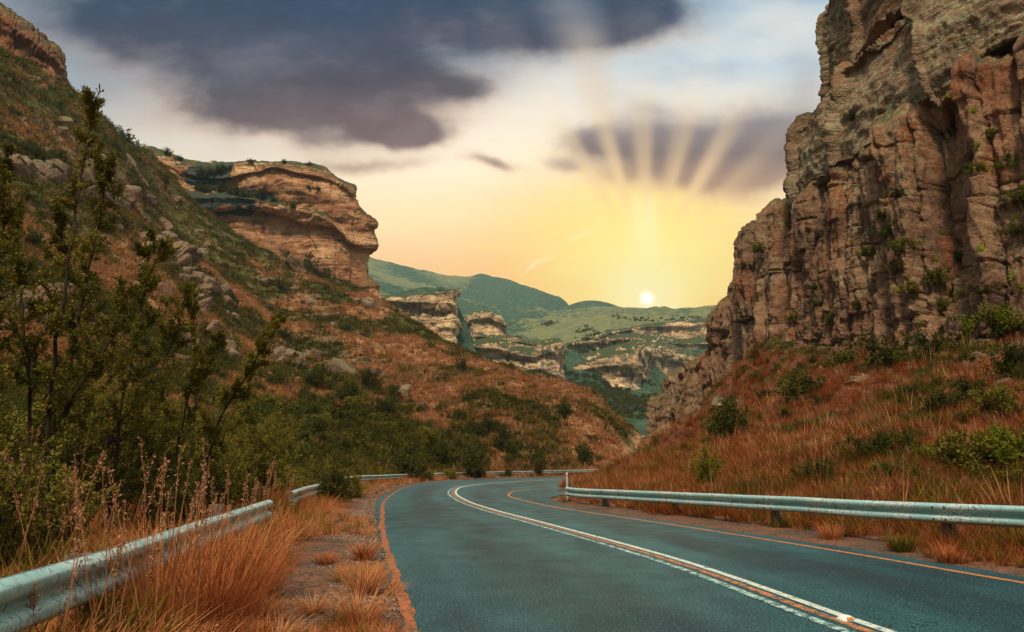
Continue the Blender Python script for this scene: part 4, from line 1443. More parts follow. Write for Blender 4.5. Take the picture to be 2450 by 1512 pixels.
TREES = [  # photograph path of the stem, distance, radius, limbs, limb length, leaves per twig, label
    ([(95, 1215), (110, 1050), (130, 850), (165, 620), (195, 420), (222, 290), (238, 200)], 9.0, .05, 26, .62, 9, 'tallest thin tree, its bare stem ending in a leafy tip against the clouds'),
    ([(80, 1215), (72, 1000), (62, 820), (35, 600), (20, 450), (15, 345)], 9.6, .045, 26, .8, 11, 'leafy thin tree with upright stem near the left edge of the picture'),
    ([(100, 1215), (150, 1010), (230, 870), (330, 710), (405, 560)], 10.0, .045, 24, .8, 10, 'thin tree leaning right across the left hillside'),
    ([(270, 1215), (285, 1000), (320, 850), (345, 700), (365, 545)], 11.0, .05, 24, .8, 10, 'dark stemmed small tree in front of the pale slab on the left hillside'),
    ([(300, 1205), (330, 1010), (395, 860), (440, 740), (462, 690)], 12.5, .04, 20, .8, 10, 'slim forked sapling to the right of the dark stemmed tree'),
    ([(110, 1215), (165, 900), (212, 650), (250, 460), (262, 400)], 10.4, .04, 24, .85, 10, 'tree with many fine branches between the tallest tree and the boulders'),
    ([(470, 1150), (520, 1020), (590, 900), (640, 810), (674, 752)], 14.0, .05, 40, .42, 14, 'narrow leaning tree thick with leaves, pointing up to the right'),
    ([(400, 1180), (440, 1000), (475, 890), (545, 785)], 13.4, .04, 24, .7, 10, 'small tree with crooked branches beside the narrow leaning tree'),
    ([(-60, 1230), (-30, 900), (-5, 700), (5, 520), (-8, 400)], 8.6, .05, 24, .8, 11, 'tree cut by the left edge of the picture'),
    ([(180, 1215), (190, 980), (175, 760), (150, 600), (140, 500)], 11.5, .04, 26, .8, 11, 'bushy thin tree in the middle of the left group'),
    ([(350, 1200), (365, 1050), (350, 900), (300, 760), (290, 690)], 13.0, .04, 26, .8, 11, 'low thin tree leaning left above the thicket'),
    ([(600, 1180), (610, 1060), (590, 960), (600, 880)], 17.0, .04, 22, .9, 12, 'short bushy tree at the right end of the thin trees'),
    ([(440, 1180), (468, 960), (462, 800), (466, 700)], 16.0, .035, 22, .45, 10, 'slender upright sapling in front of the brown hillside')]
for k, (pth, d, r0, nb, bl, per, lab) in enumerate(TREES):
    w3 = np.array([P(x, y, d + 0.25 * math.sin(j * 1.7 + k)) for j, (x, y) in enumerate(pth)])
    w3[0, 2] = -0.3
    wood, lv_ = grow_tree(w3, r0 * 0.65, 900 + k, nb, bl, 0.049, int(per * 2.7), 0.10, 13, 1.4 if k == 6 else 1.0)
    o = np.array([w3[0, 0], w3[0, 1], 0.0])
    root = tag(empty('small_tree', tuple(o)), lab, 'tree', 'thin trees behind the left guardrail')
    mk('trunk', wood[0] - o, wood[1], M['bark'], root)
    mk('crown', lv_[0] - o, lv_[1], M['leaf'], root, smooth=False)


def bush_data(seed, n_stem, n_leaf, leaf, height=1.25, spread=1.0, upright=0.3, leaf_m='leaf_d', name='shrub', inner=0.35):
    """leafy shrub of about unit radius: returns (stem mesh, foliage mesh)"""
    r = np.random.default_rng(seed)
    wood, lp, lo = [], [], []
    per = n_leaf // (n_stem * 4)
    for i in range(n_stem):
        az = r.uniform(0, 6.283)
        el = math.acos(r.uniform(0.05, 1.0)) * (1 - upright)
        d = np.array([math.sin(el) * math.cos(az) * spread, math.sin(el) * math.sin(az) * spread, math.cos(el) * height])
        L = np.linalg.norm(d) * r.uniform(0.65, 1.12)
        b = wander((r.normal() * .08, r.normal() * .08, -0.05), d, L, 7, r, 0.14, 0.04)
        wood.append(tube(b, 0.02, 0.005, 4))
        for k in range(4):
            j = r.integers(2, 8)
            tw = wander(b[min(j, 7)], unit(b[7] - b[0]) + r.normal(size=3) * 0.9, L * r.uniform(0.15, 0.4), 4, r, 0.25, 0.12)
            u = r.uniform(0.0, 1, per) * 3.999
            ui = u.astype(int)
            lp.append(tw[ui] + (tw[ui + 1] - tw[ui]) * (u - ui)[:, None] + r.normal(size=(per, 3)) * leaf * 0.4)
            lo.append(np.repeat(unit(tw[-1:] - tw[:1]), per, 0))
    lp, lo = np.concatenate(lp), np.concatenate(lo)
    lp[:, 2] = np.abs(lp[:, 2])
    w = join(wood)
    v, f = leaves(lp, lo, leaf, r, 0.5)
    return mk('stems', w[0], w[1], M['bark'], link=False).data, mk('foliage', v, f, M[leaf_m], link=False, smooth=False).data


SH = [bush_data(50, 26, 2600, 0.12), bush_data(51, 22, 2200, 0.13, 0.9, 1.2, 0.1), bush_data(52, 24, 2200, 0.12, 1.6, 0.7, 0.5), bush_data(53, 24, 2400, 0.12, 1.1, 1.0, 0.3, 'leaf'),
      bush_data(54, 24, 2400, 0.12, 1.0, 1.1, 0.2, 'leaf_y'), bush_data(55, 22, 2400, 0.10, 1.7, 0.6, 0.6, 'leaf_y')]


def shrub(loc, size, k, label, group, nor=None, name='shrub', parts=True):
    if parts:
        root = empty(name, tuple(loc), random.uniform(0, 6.28))
        for nm, me in zip(('stems', 'foliage'), SH[k]):
            o = bpy.data.objects.new(nm, me)
            COL.objects.link(o); o.parent = root
    else:
        root = bpy.data.objects.new(name, SH[k][1])
        COL.objects.link(root)
        root.location = loc
        root.rotation_euler = (0, 0, random.uniform(0, 6.28))
    s = size
    root.scale = (s * random.uniform(0.9, 1.2), s * random.uniform(0.9, 1.2), s * random.uniform(0.85, 1.15))
    tag(root, label, 'shrub', group)
    return root


def shrub_px(x, y, wpx, k, label, group=None, parts=True, only=None):
    h = hit(x, y)
    if h is None or (only and not h[2].startswith(only)):
        return
    s = wpx * np.linalg.norm(h[0]) / F_PX * 0.62
    shrub(h[0] - np.array([0, 0, 0.08 * s]), s, k, label, group, parts=parts)


FRONT = ((792, 1216, 120, 2), (838, 1192, 80, 3), (815, 1206, 90, 0), (966, 1153, 90, 2), (992, 1151, 60, 0), (1128, 1145, 76, 2), (1146, 1144, 54, 0), (1288, 1140, 44, 2), (1022, 1150, 40, 3), (1078, 1147, 40, 3), (940, 1155, 46, 3), (1215, 1142, 28, 0))
for x, y, w, k in FRONT:
    X, Y = G(x, y)
    shrub((X, Y, 0.0), w * Y / F_PX * 0.6, k, 'bush growing through the left guardrail and hiding a piece of it', 'bushes in front of the left guardrail')
# shrubs standing singly on the right bank
for x, y, w, k, lab in ((1745, 1050, 105, 0, 'dark rounded shrub on the left part of the orange bank'), (1900, 960, 90, 3, 'pale leaved shrub in the middle of the orange bank'), (1950, 940, 70, 1, 'green shrub touching the pale leaved one on the bank'),
                        (2255, 1000, 86, 0, 'dark green round shrub high on the right of the bank'), (2310, 1130, 120, 3, 'light olive shrub above the grey boulders behind the right guardrail'), (2255, 1110, 90, 4, 'bright green bush left of the light olive shrub'),
                        (2420, 1120, 150, 4, 'big bright green bush at the right edge of the picture'), (2440, 1180, 90, 3, 'dark low bush at the right edge behind the guardrail'), (1690, 1182, 84, 5, 'upright many stemmed bush behind the right guardrail'),
                        (1960, 1165, 80, 0, 'dark bush with dry stalks in front, behind the right guardrail'), (2020, 880, 70, 1, 'spreading green shrub under the right cliff'), (2130, 880, 110, 1, 'wide green shrub near the foot of the right cliff'),
                        (2230, 850, 80, 1, 'green shrub under the columns of the right cliff'), (2390, 800, 110, 4, 'light green bush against the right cliff foot'), (2440, 900, 100, 0, 'dark bush at the right edge under the cliff'),
                        (1880, 1000, 36, 0, 'small dark shrub below the pale leaved shrub'), (2010, 1010, 50, 1, 'low dark shrub in the rust grass'), (2330, 960, 80, 1, 'green shrub in front of the tan boulders'),
                        (1830, 950, 30, 1, 'small shrub on the bank edge'), (2390, 1000, 90, 3, 'tall green shrub right of the dark round shrub'), (1640, 1080, 30, 0, 'small dark shrub on the far tongue of the bank'),
                        (2180, 950, 46, 1, 'low olive shrub in the centre right of the bank')):
    shrub_px(x, y, w, k, lab)
for k in range(40):
    x, y = random.uniform(1500, 2450), random.uniform(850, 1190)
    h = hit(x, y)
    if h is None or not h[2].startswith('hillside') or h[0][2] < 0.6 or h[0][0] < 3:
        continue
    shrub(h[0] - np.array([0, 0, .05]), random.uniform(0.25, 0.7), random.choice((0, 0, 1, 2, 3)), 'small dark green shrub scattered in the rust grass of the bank', 'small shrubs on the right bank', parts=False)
# the scrub belt of the left hillside
n = 0
while n < 125:
    x, y = random.uniform(600, 1240), random.uniform(880, 1112)
    if y < 850 + (x - 640) * 0.32 or (x > 1150 and y < 1000 + (x - 1150) * 0.5):
        continue
    h = hit(x, y)
    n += 1
    if h is None or not h[2].startswith('hillside') or h[0][2] < 0.2:
        continue
    shrub(h[0] - np.array([0, 0, .1]), random.uniform(0.8, 1.9), random.choice((0, 0, 1, 2, 3, 3)), 'dark green shrub in the dense scrub at the foot of the left hillside', 'scrub belt above the far guardrail', parts=False)
n = 0
while n < 215:
    x, y = random.uniform(0, 1480), random.uniform(150, 1080)
    n += 1
    h = hit(x, y)
    if h is None or not h[2].startswith('hillside') or h[0][2] < 4:
        continue
    g_ = hill_green(np.array([h[0][0]]), np.array([h[0][1]]))[0]
    if g_ < 0.42 and random.random() < (0.35 if x > 800 else 0.7):
        continue
    shrub(h[0] - np.array([0, 0, .1]), random.uniform(0.9, 2.0) * (1.0 + h[0][1] / 500), random.choice((0, 1, 1, 3)), 'low shrub scattered on the grassy left hillside', 'shrubs scattered on the left hillside', parts=False)
for x, y, w, lab in ((300, 342, 46, 'dark bush on the skyline of the left hillside'), (720, 640, 58, 'dark wide bush on top of the pale boulder under the overhang'), (765, 662, 50, 'dark green bush right of the pale boulder under the overhang'),
                     (1105, 890, 40, 'grey green bush alone on the orange slope'), (1350, 1000, 40, 'green bush on the lower right of the spur'), (1135, 1118, 64, 'tall bush hiding a piece of the far guardrail'),
                     (975, 1122, 90, 'broad dark bush behind the far guardrail bend'), (1285, 1120, 40, 'narrow bush at the far guardrail'), (1400, 1112, 60, 'green bush where the far guardrail meets the bank')):
    shrub_px(x, y, w, random.choice((0, 2)) if y > 700 else 1, lab)
for x, y, w in ((478, 455, 26), (500, 458, 30), (530, 460, 26), (560, 466, 30), (590, 470, 24), (620, 476, 26), (655, 484, 22), (700, 498, 22), (480, 425, 30), (505, 418, 30), (530, 412, 28), (545, 405, 22), (745, 452, 16), (762, 455, 16), (400, 372, 20), (430, 383, 18), (600, 392, 14), (680, 392, 14), (740, 398, 14), (380, 420, 24), (395, 440, 24)):
    shrub_px(x, y, w, random.choice((0, 1)), 'dark shrub clinging to a ledge of the overhanging left cliff', 'shrubs on the left cliff', parts=False)
# plants rooted in the joints of the right cliff
for x, y, w in ((2150, 470, 50), (2130, 560, 60), (2160, 600, 60), (2080, 610, 46), (2150, 650, 56), (2240, 680, 70), (2180, 700, 50), (2420, 400, 60), (2440, 480, 60), (2375, 330, 36), (2330, 410, 40), (1800, 640, 50), (1815, 600, 40), (2040, 285, 36),
                (2290, 620, 36), (1960, 730, 40), (1900, 770, 40), (1990, 770, 40), (2060, 740, 36), (2250, 740, 60), (2430, 560, 50), (1890, 545, 30), (2120, 520, 40), (2350, 700, 30), (1945, 690, 26), (2400, 760, 60)):
    shrub_px(x, y, w * 0.8, random.choice((1, 3, 4)), 'green shrub rooted in a joint of the right cliff', 'shrubs growing on the right cliff', parts=False)


def aloe_data(seed):
    r = np.random.default_rng(seed)
    vs_, fs_ = [], []
    for i in range(17):
        az = i * 2.4; el = 0.35 + 0.9 * (i % 5) / 5
        d = np.array([math.cos(az) * math.cos(el), math.sin(az) * math.cos(el), math.sin(el)])
        s = np.cross(d, [0, 0, 1]); s /= np.linalg.norm(s)
        L = r.uniform(0.8, 1.1)
        b = len(vs_)
        for t, w_ in ((0, .10), (.4, .12), (.75, .07), (1.0, .004)):
            p = d * L * t + np.array([0, 0, -0.35 * t * t * (1 - el)])
            vs_ += [p - s * w_, p + s * w_ + np.array([0, 0, 0.0])]
        fs_ += [(b + 2 * j, b + 2 * j + 1, b + 2 * j + 3, b + 2 * j + 2) for j in range(3)]
    return mk('aloe', np.array(vs_), np.array(fs_), M['aloe'], link=False).data


AL = [aloe_data(3), aloe_data(4)]
for x, y in ((2265, 235), (2285, 260), (2255, 260), (2370, 320), (2360, 410), (2385, 420), (2340, 350), (2435, 520), (2430, 660), (2280, 700), (2255, 560), (2170, 665), (2140, 590), (2240, 625), (2390, 690), (2300, 705), (2420, 545), (2445, 690),
             (2040, 580), (2050, 605), (2200, 500), (2180, 690), (2100, 830), (2310, 830), (2200, 780), (2380, 560), (2330, 270), (2150, 700), (2270, 650), (2350, 600)):
    h = hit(x, y)
    if h is None:
        continue
    o = bpy.data.objects.new('aloe', random.choice(AL))
    COL.objects.link(o)
    o.location = h[0] - h[1] * 0.05
    o.rotation_euler = Vector(unit(h[1] + np.array([0, 0, 0.9]))).to_track_quat('Z', 'Y').to_euler()
    o.scale = (random.uniform(0.32, 0.6),) * 3
    tag(o, 'spiky yellow green aloe clinging to the right cliff face', 'aloe', 'aloes on the right cliff')

# tall shrubs crowding behind the left guardrail
NB = [bush_data(60 + i, 60, 18000, 0.052, hh, sp, up, ('leaf', 'leaf', 'leaf_d', 'leaf')[i]) for i, (hh, sp, up) in enumerate(((1.5, .8, .35), (1.2, 1.0, .25), (1.5, .8, .4), (1.9, .65, .5)))]
spots = []
for Y, offs in ((4.5, (1.3, 3.4)), (6.5, (1.6, 3.8)), (8.5, (1.5, 3.6, 6)), (10.8, (1.3, 3.5, 6.2)), (13.2, (1.3, 3.6, 6.5)), (15.8, (1.4, 4.0, 7)), (18.6, (1.3, 4.2, 7.5)), (21.5, (1.2, 4.4)), (25, (1.0, 4.0)), (29, (0.8, 4.0)), (33, (0.7, 4.5)), (14.5, (9, 11.5)), (19, (11, 14)), (17, (2.4, 5.2)), (20, (2.6, 5.6)), (23, (2.2, 5.5, 8)), (27, (2.2, 5.4)), (31, (2.4, 6))):
    rx = np.interp(Y, [q[1] for q in RAIL_L[:9]], [q[0] for q in RAIL_L[:9]])
    for o_ in offs:
        spots.append((rx - o_ - random.uniform(0, .5), Y + random.uniform(-.6, .6), o_))
for X, Y, o_ in spots:
    size = (0.95 if o_ < 2 else (1.2 if Y < 14 else 1.5)) * random.uniform(0.8, 1.15)
    if Y > 16:
        size *= 1.12
    root = empty('shrub', (X, Y, float(max(hill_z(np.array([X]), np.array([Y]))[0], -0.05)) - 0.05), random.uniform(0, 6.28))
    for nm, me in zip(('stems', 'foliage'), random.choice(NB)):
        o = bpy.data.objects.new(nm, me)
        COL.objects.link(o); o.parent = root
    root.scale = (size * random.uniform(.9, 1.15),) * 2 + (size * random.uniform(.9, 1.1),)
    tag(root, 'tall olive green shrub in the thicket behind the left guardrail', 'shrub', 'thicket behind the left guardrail')


# ------------------------------------------------------------------ grass
def blades(n, hgt, width, spread, r, base=0.1, segs=3, droop=0.35, stiff=0.5):
    az = r.uniform(0, 6.283, n)
    h = hgt * r.uniform(0.4, 1.12, n)
    lean = spread * r.uniform(0.05, 1.0, n) ** stiff
    d = np.stack([np.cos(az), np.sin(az), np.zeros(n)], -1)
    w = np.stack([-np.sin(az), np.cos(az), np.zeros(n)], -1)
    b0 = d * (base * r.uniform(0, 1, n) ** 0.6)[:, None] + r.normal(size=(n, 3)) * np.array([base * .3, base * .3, 0])
    rows = []
    for k in range(segs + 1):
        t = k / segs
        q = b0 + d * (h * lean * (t + droop * t * t))[:, None]
        q[:, 2] = h * (t - 0.25 * lean * t * t)
        ww = width * (1 - t ** 1.6) + width * 0.08
        rows += [q - w * ww, q + w * ww]
    v = np.stack(rows, 1).reshape(-1, 3)
    m_ = 2 * (segs + 1)
    i0 = (np.arange(n) * m_)[:, None, None]
    f = np.array([(2 * k, 2 * k + 1, 2 * k + 3, 2 * k + 2) for k in range(segs)])[None] + i0
    return v, f.reshape(-1, 4)


def clump(seed, n, hgt, width, spread, m_, **kw):
    v, f = blades(n, hgt, width, spread, np.random.default_rng(seed), **kw)
    return mk('grass_clump', v, f, M[m_], link=False, smooth=False)


def stuff(name, pts_, srcs, idx, scl, label, normal=None):
    """one object whose points each carry one of the clump meshes"""
    n = len(pts_)
    me = bpy.data.meshes.new(name)
    me.vertices.add(n)
    me.vertices.foreach_set("co", np.asarray(pts_, np.float32).ravel())
    a = me.attributes.new('idx', 'INT', 'POINT'); a.data.foreach_set("value", np.asarray(idx, np.int32))
    a = me.attributes.new('scl', 'FLOAT', 'POINT'); a.data.foreach_set("value", np.asarray(scl, np.float32))
    a = me.attributes.new('rot', 'FLOAT_VECTOR', 'POINT')
    rot = np.stack([rng.normal(size=n) * 0.12, rng.normal(size=n) * 0.12, rng.uniform(0, 6.283, n)], -1)
    a.data.foreach_set("vector", rot.astype(np.float32).ravel())
    o = bpy.data.objects.new(name, me)
    COL.objects.link(o)
    t = bpy.data.node_groups.new(name, 'GeometryNodeTree')
    t.interface.new_socket('Geometry', in_out='INPUT', socket_type='NodeSocketGeometry')
    t.interface.new_socket('Geometry', in_out='OUTPUT', socket_type='NodeSocketGeometry')
    gi, go = t.nodes.new('NodeGroupInput'), t.nodes.new('NodeGroupOutput')
    jn = t.nodes.new('GeometryNodeJoinGeometry')
    for s in reversed(srcs):
        k = t.nodes.new('GeometryNodeObjectInfo')
        k.inputs['Object'].default_value = s
        k.inputs['As Instance'].default_value = True
        t.links.new(k.outputs['Geometry'], jn.inputs[0])
    ip = t.nodes.new('GeometryNodeInstanceOnPoints')
    ip.inputs['Pick Instance'].default_value = True
    for nm, ty, sock in (('idx', 'INT', 'Instance Index'), ('scl', 'FLOAT', 'Scale'), ('rot', 'FLOAT_VECTOR', 'Rotation')):
        k = t.nodes.new('GeometryNodeInputNamedAttribute')
        k.data_type = ty
        k.inputs['Name'].default_value = nm
        t.links.new(k.outputs[0], ip.inputs[sock])
    t.links.new(gi.outputs[0], ip.inputs['Points'])
    t.links.new(jn.outputs[0], ip.inputs['Instance'])
    t.links.new(ip.outputs[0], go.inputs[0])
    md = o.modifiers.new('scatter', 'NODES')
    md.node_group = t
    return tag(o, label, 'grass', kind='stuff')


def polar(n, az0, az1, r0, r1, pw=1.0):
    a = np.radians(rng.uniform(az0, az1, n))
    r = np.exp(math.log(r0) + (math.log(r1) - math.log(r0)) * rng.uniform(0, 1, n) ** pw)
    return r * np.sin(a), r * np.cos(a)


# left hillside
x, y = polar(130000, -60, 15, 26, 330, 0.75)
z = hill_z(x, y)
rc_ = crv(RAIL_L, 240); rs_ = side(rc_)
ri = np.concatenate([np.linalg.norm(np.c_[x, y][q:q + 20000, None] - rc_[None], axis=-1).argmin(1) for q in range(0, len(x), 20000)])
out_ = -((np.c_[x, y] - rc_[ri]) * rs_[ri]).sum(1)
k = (z > 0.15) & (out_ > np.where(y > 35, 1.0, 0.3))
x, y, z = x[k], y[k], z[k]
gr = hill_green(x, y) + rng.normal(size=len(x)) * 0.27
CL = [clump(1, 16, 0.75, 0.035, 0.7, 'grass_h', base=0.35), clump(2, 16, 0.75, 0.035, 0.8, 'grass_o', base=0.35), clump(3, 18, 0.6, 0.05, 0.9, 'grass_g', base=0.4), clump(4, 20, 0.7, 0.06, 1.0, 'leaf_d', base=0.4)]
idx = np.where(gr < 0.5, (rng.uniform(size=len(x)) < 0.3) * 1, np.where(rng.uniform(size=len(x)) < 0.68, 2, 3))
stuff('hillside_grass', np.c_[x, y, z - 0.03], CL, idx, rng.uniform(0.6, 1.2, len(x)) * (0.75 + np.hypot(x, y) / 260), 'orange and green grass covering the left hillside')
# right bank
x, y = polar(42000, -2, 55, 9, 95, 1.0)
z = bank_z(x, y)
k = z > 0.02
x, y, z = x[k], y[k], z[k]
gr = bank_green(x, y) + rng.normal(size=len(x)) * 0.16
CB = [clump(11, 26, 0.55, 0.011, 0.6, 'grass_b', base=0.16), clump(12, 22, 0.62, 0.010, 0.55, 'grass_o', base=0.16), clump(13, 28, 0.42, 0.014, 0.8, 'grass_g', base=0.18), clump(14, 24, 0.5, 0.012, 0.6, 'grass_h', base=0.14), clump(15, 30, 0.45, 0.016, 0.9, 'leaf_d', base=0.2), clump(16, 6, 1.15, 0.009, 0.35, 'grass_p', base=0.2)]
idx = np.where(gr < 0.52, rng.choice([0, 3, 1, 5], len(x), p=[.58, .28, .10, .04]), np.where(rng.uniform(size=len(x)) < 0.35, 4, 2))
stuff('bank_grass', np.c_[x, y, z - 0.03], CB, idx, rng.uniform(0.4, 1.15, len(x)) * (0.75 + np.hypot(x, y) / 120), 'rust orange grass covering the bank under the right cliff')
# roadside grass on both verges
n = 60000
x, y = polar(n, -75, 60, 3.0, 90, 0.9)
d_ = road_depth(x, y)
rl = np.array(RAIL_L)
rx = np.interp(y, rl[:, 1], rl[:, 0])
pn = np.c_[x / 1.6, y / 1.6, x * 0]
dens = fbm(pn, 4, 0.55, 881)
right = x > np.interp(y, RR[:, 1][:260], RR[:, 0][:260])
edge = x - rx                                    # metres right of the left guardrail
keep = (d_ > 0.05) & np.where(right, (d_ > 0.25) & (dens + sstep(0.3, 1.5, d_) * 1.1 + 0.5 * (y > 24) > 0.45) & (d_ < 8), (x < 4) & (edge > -4) & (dens + sstep(1.3, 0.2, edge) * 1.3 + sstep(20, 60, y) * 0.4 > 0.42) & (y < 85))
x, y, d_, right, edge = x[keep], y[keep], d_[keep], right[keep], edge[keep]
z = np.maximum(0.0, np.where(right, bank_z(x, y), hill_z(x, y)))
z = np.where(z > 0.0, z, 0.0)
CV = [clump(21, 26, 0.26, 0.0045, 0.9, 'grass_o', base=0.05), clump(22, 26, 0.22, 0.0045, 1.0, 'grass_p', base=0.06), clump(23, 24, 0.3, 0.006, 0.7, 'grass_g', base=0.06), clump(24, 34, 0.16, 0.004, 1.3, 'grass_p', base=0.08), clump(25, 28, 0.28, 0.005, 0.8, 'grass_b', base=0.07)]
pg = np.where(right, 0.20, 0.08)
u = rng.uniform(size=len(x))
idx = np.where(u < pg, 2, np.where(right & (u < 0.75), 4, rng.choice([0, 1, 3], len(x), p=[.35, .3, .35])))
tall = np.where(right, 0.7 + sstep(0.5, 2.0, d_) * 0.7, 0.6 + sstep(1.4, 0.0, edge) * 1.1)
stuff('verge_grass', np.c_[x, y, z - 0.01], CV, idx, rng.uniform(0.5, 1.3, len(x)) * tall * (1 + np.hypot(x, y) / 80), 'short dry grass growing along both verges of the road')


# single tufts, seed stalks and dry flowers near the camera
def tuft(X, Y, n, hgt, width, spread, m_, label, seed, base=0.12, group='big grass tufts on the left verge'):
    v, f = blades(n, hgt, width, spread, np.random.default_rng(seed), base=base, segs=5, droop=0.5)
    o = mk('grass_tuft', v, f, M[m_], smooth=False)
    o.location = (X, Y, 0.0)
    return tag(o, label, 'grass tuft', group)


for i, (px, py, n, hh, sp, m_, lab, bs) in enumerate((
        (500, 1520, 460, 1.02, 0.55, 'grass_o', 'largest rust orange tuft, bushing out in front of the left guardrail', 0.30),
        (380, 1550, 330, 1.0, 0.45, 'grass_o', 'orange tuft leaning on the left guardrail near the bottom of the picture', 0.22),
        (590, 1440, 400, 0.75, 0.6, 'grass_o', 'orange tuft at the end of the big one, next to the dry flowers', 0.22),
        (455, 1490, 90, 1.12, 0.6, 'grass_p', 'loose pale blades standing out of the big orange tuft', 0.30),
        (560, 1430, 80, 0.95, 0.6, 'grass_p', 'pale blades between the big tuft and the dry flowers', 0.25),
        (280, 1600, 220, 0.55, 0.4, 'grass_g', 'green and orange tuft below the left guardrail', 0.15),
        (860, 1500, 300, 0.34, 0.9, 'grass_p', 'pale straw tuft on the gravel next to the orange edge line', 0.12),
        (870, 1420, 240, 0.34, 0.8, 'grass_p', 'straw tuft behind the palest one beside the edge line', 0.10),
        (870, 1340, 220, 0.32, 0.8, 'grass_o', 'upright orange tuft beside the road edge', 0.09),
        (780, 1350, 160, 0.2, 1.0, 'grass_o', 'small orange tuft in the middle of the gravel', 0.08),
        (745, 1470, 160, 0.2, 1.1, 'grass_p', 'flat spreading tuft on the gravel', 0.08),
        (660, 1540, 180, 0.22, 1.1, 'grass_p', 'flat pale tuft at the bottom of the gravel verge', 0.10),
        (680, 1248, 520, 0.95, 0.5, 'grass_o', 'dark red brown tuft hiding the guardrail past its gap', 0.35),
        (665, 1262, 300, 0.75, 0.5, 'grass_g', 'dark green tuft in front of the guardrail gap', 0.25),
        (760, 1222, 260, 0.5, 0.6, 'grass_o', 'brown tuft farther along the left guardrail', 0.3),
        (845, 1190, 220, 0.6, 0.6, 'grass_g', 'green tuft at the bend of the left verge', 0.4),
        (2270, 1345, 200, 0.30, 0.8, 'grass_o', 'straw tuft under the right guardrail', 0.12),
        (2160, 1320, 220, 0.34, 0.7, 'grass_g', 'green tuft under the right guardrail near its middle', 0.12),
        (2400, 1330, 260, 0.42, 0.7, 'grass_g', 'tall green tuft under the right guardrail at the picture edge', 0.2),
        (1990, 1290, 200, 0.34, 0.7, 'grass_o', 'orange tuft below the splice of the right guardrail', 0.14))):
    X, Y = G(px, py)
    tuft(X, Y, n, hh, 0.0042 + 0.00012 * Y, sp, m_, lab, 1200 + i, bs, 'big grass tufts on the left verge' if px < 1200 else 'grass tufts under the right guardrail')


def stalks(X, Y, n, hgt, spread, seed, label, wid=0.25, m_='stem', lean=(0, 0)):
    """tall dry grass stems ending in loose seed heads"""
    r = np.random.default_rng(seed)
    st_, lp, lo = [], [], []
    for i in range(n):
        h = 1.4 * hgt * r.uniform(0.6, 1.1)
        b = wander((r.normal() * wid, r.normal() * wid, 0), (r.normal() * spread + lean[0], r.normal() * spread + lean[1], 1), h, 7, r, 0.035, 0.0)
        st_.append(tube(b, 0.0050, 0.0024, 3))
        m2 = 46
        u = 5.2 + 1.79 * r.uniform(0, 1, m2)
        ui = np.minimum(u.astype(int), 6)
        lp.append(b[ui] + (b[ui + 1] - b[ui]) * (u - ui)[:, None] + r.normal(size=(m2, 3)) * 0.012)
        lo.append(np.repeat(unit(b[-1:] - b[-2:-1]), m2, 0))
    root = tag(empty('tall_grass', (X, Y, 0)), label, 'tall grass', 'tall seeding grass at the left guardrail')
    w = join(st_)
    mk('stems', w[0], w[1], M['stem'] if m_ == 'stem' else M[m_], root)
    v, f = leaves(np.concatenate(lp), np.concatenate(lo), 0.028, r, 0.4, 0.7)
    mk('seed_heads', v, f, M['seed'], root, smooth=False)


for i, (px, py, n, h, sp, lab, wd) in enumerate(((300, 1640, 12, 0.95, 0.16, 'tall seed grass rising above the middle of the left guardrail', .16), (120, 1700, 5, 0.8, 0.12, 'single branched dry stalk crossing the left guardrail', .1),
                                                 (430, 1460, 18, 1.05, 0.10, 'thick stand of seed grass in front of the guardrail end', .25), (560, 1390, 14, 0.95, 0.12, 'seed grass standing over the end of the near guardrail', .25),
                                                 (40, 1480, 16, 1.1, 0.22, 'leaning seed grass behind the guardrail at the left edge', .4), (170, 1420, 14, 1.15, 0.18, 'seed grass behind the left guardrail under the thin trees', .4),
                                                 (640, 1290, 12, 0.9, 0.15, 'seed grass beside the dark red tuft', .3), (100, 1330, 14, 1.3, 0.18, 'tall stems behind the guardrail at the trunk foot', .6))):
    X, Y = G(px, py)
    stalks(X, Y, n, h, sp, 1300 + i, lab, wd)
for i, (px, py, n, h, lab) in enumerate(((1960, 1215, 7, 1.5, 'bent pale reed stalks in front of the dark bush on the right'), (2190, 1205, 6, 1.4, 'pale reed stalks beside the boulders behind the right guardrail'))):
    q = hit(px, py)
    if q is not None:
        stalks(q[0][0], q[0][1] + 0.4, n, h, 0.22, 1350 + i, lab, 0.3)


def flowers(X, Y, n, hgt, wid, seed, label):
    r = np.random.default_rng(seed)
    st_, hd = [], []
    for i in range(n):
        b = wander((r.normal() * wid, r.normal() * wid, 0), (r.normal() * 0.25, r.normal() * 0.25, 1), hgt * r.uniform(.6, 1.1), 5, r, 0.06, 0)
        st_.append(tube(b, 0.003, 0.002, 3))
        for k in range(r.integers(1, 4)):
            c = b[-1] + r.normal(size=3) * np.array([.014, .014, .008])
            R_ = r.uniform(0.007, 0.013)
            h = np.arange(7) * 2 * math.pi / 7
            v = np.concatenate([c + np.stack([np.cos(h) * R_ * s_, np.sin(h) * R_ * s_, np.full(7, z_ * R_)], -1) for s_, z_ in ((.3, -.5), (1, 0), (.75, .45), (.05, .6))])
            a_ = np.arange(28).reshape(4, 7); b_ = np.roll(a_, -1, axis=1)
            hd.append((v, np.stack([a_[:-1], b_[:-1], b_[1:], a_[1:]], -1).reshape(-1, 4)))
    root = tag(empty('flower_clump', (X, Y, 0)), label, 'dry flowers', 'dry everlasting flowers on the left verge')
    w = join(st_); mk('stems', w[0], w[1], M['stem'], root)
    w = join(hd); mk('flower_heads', w[0], w[1], M['flower'], root)


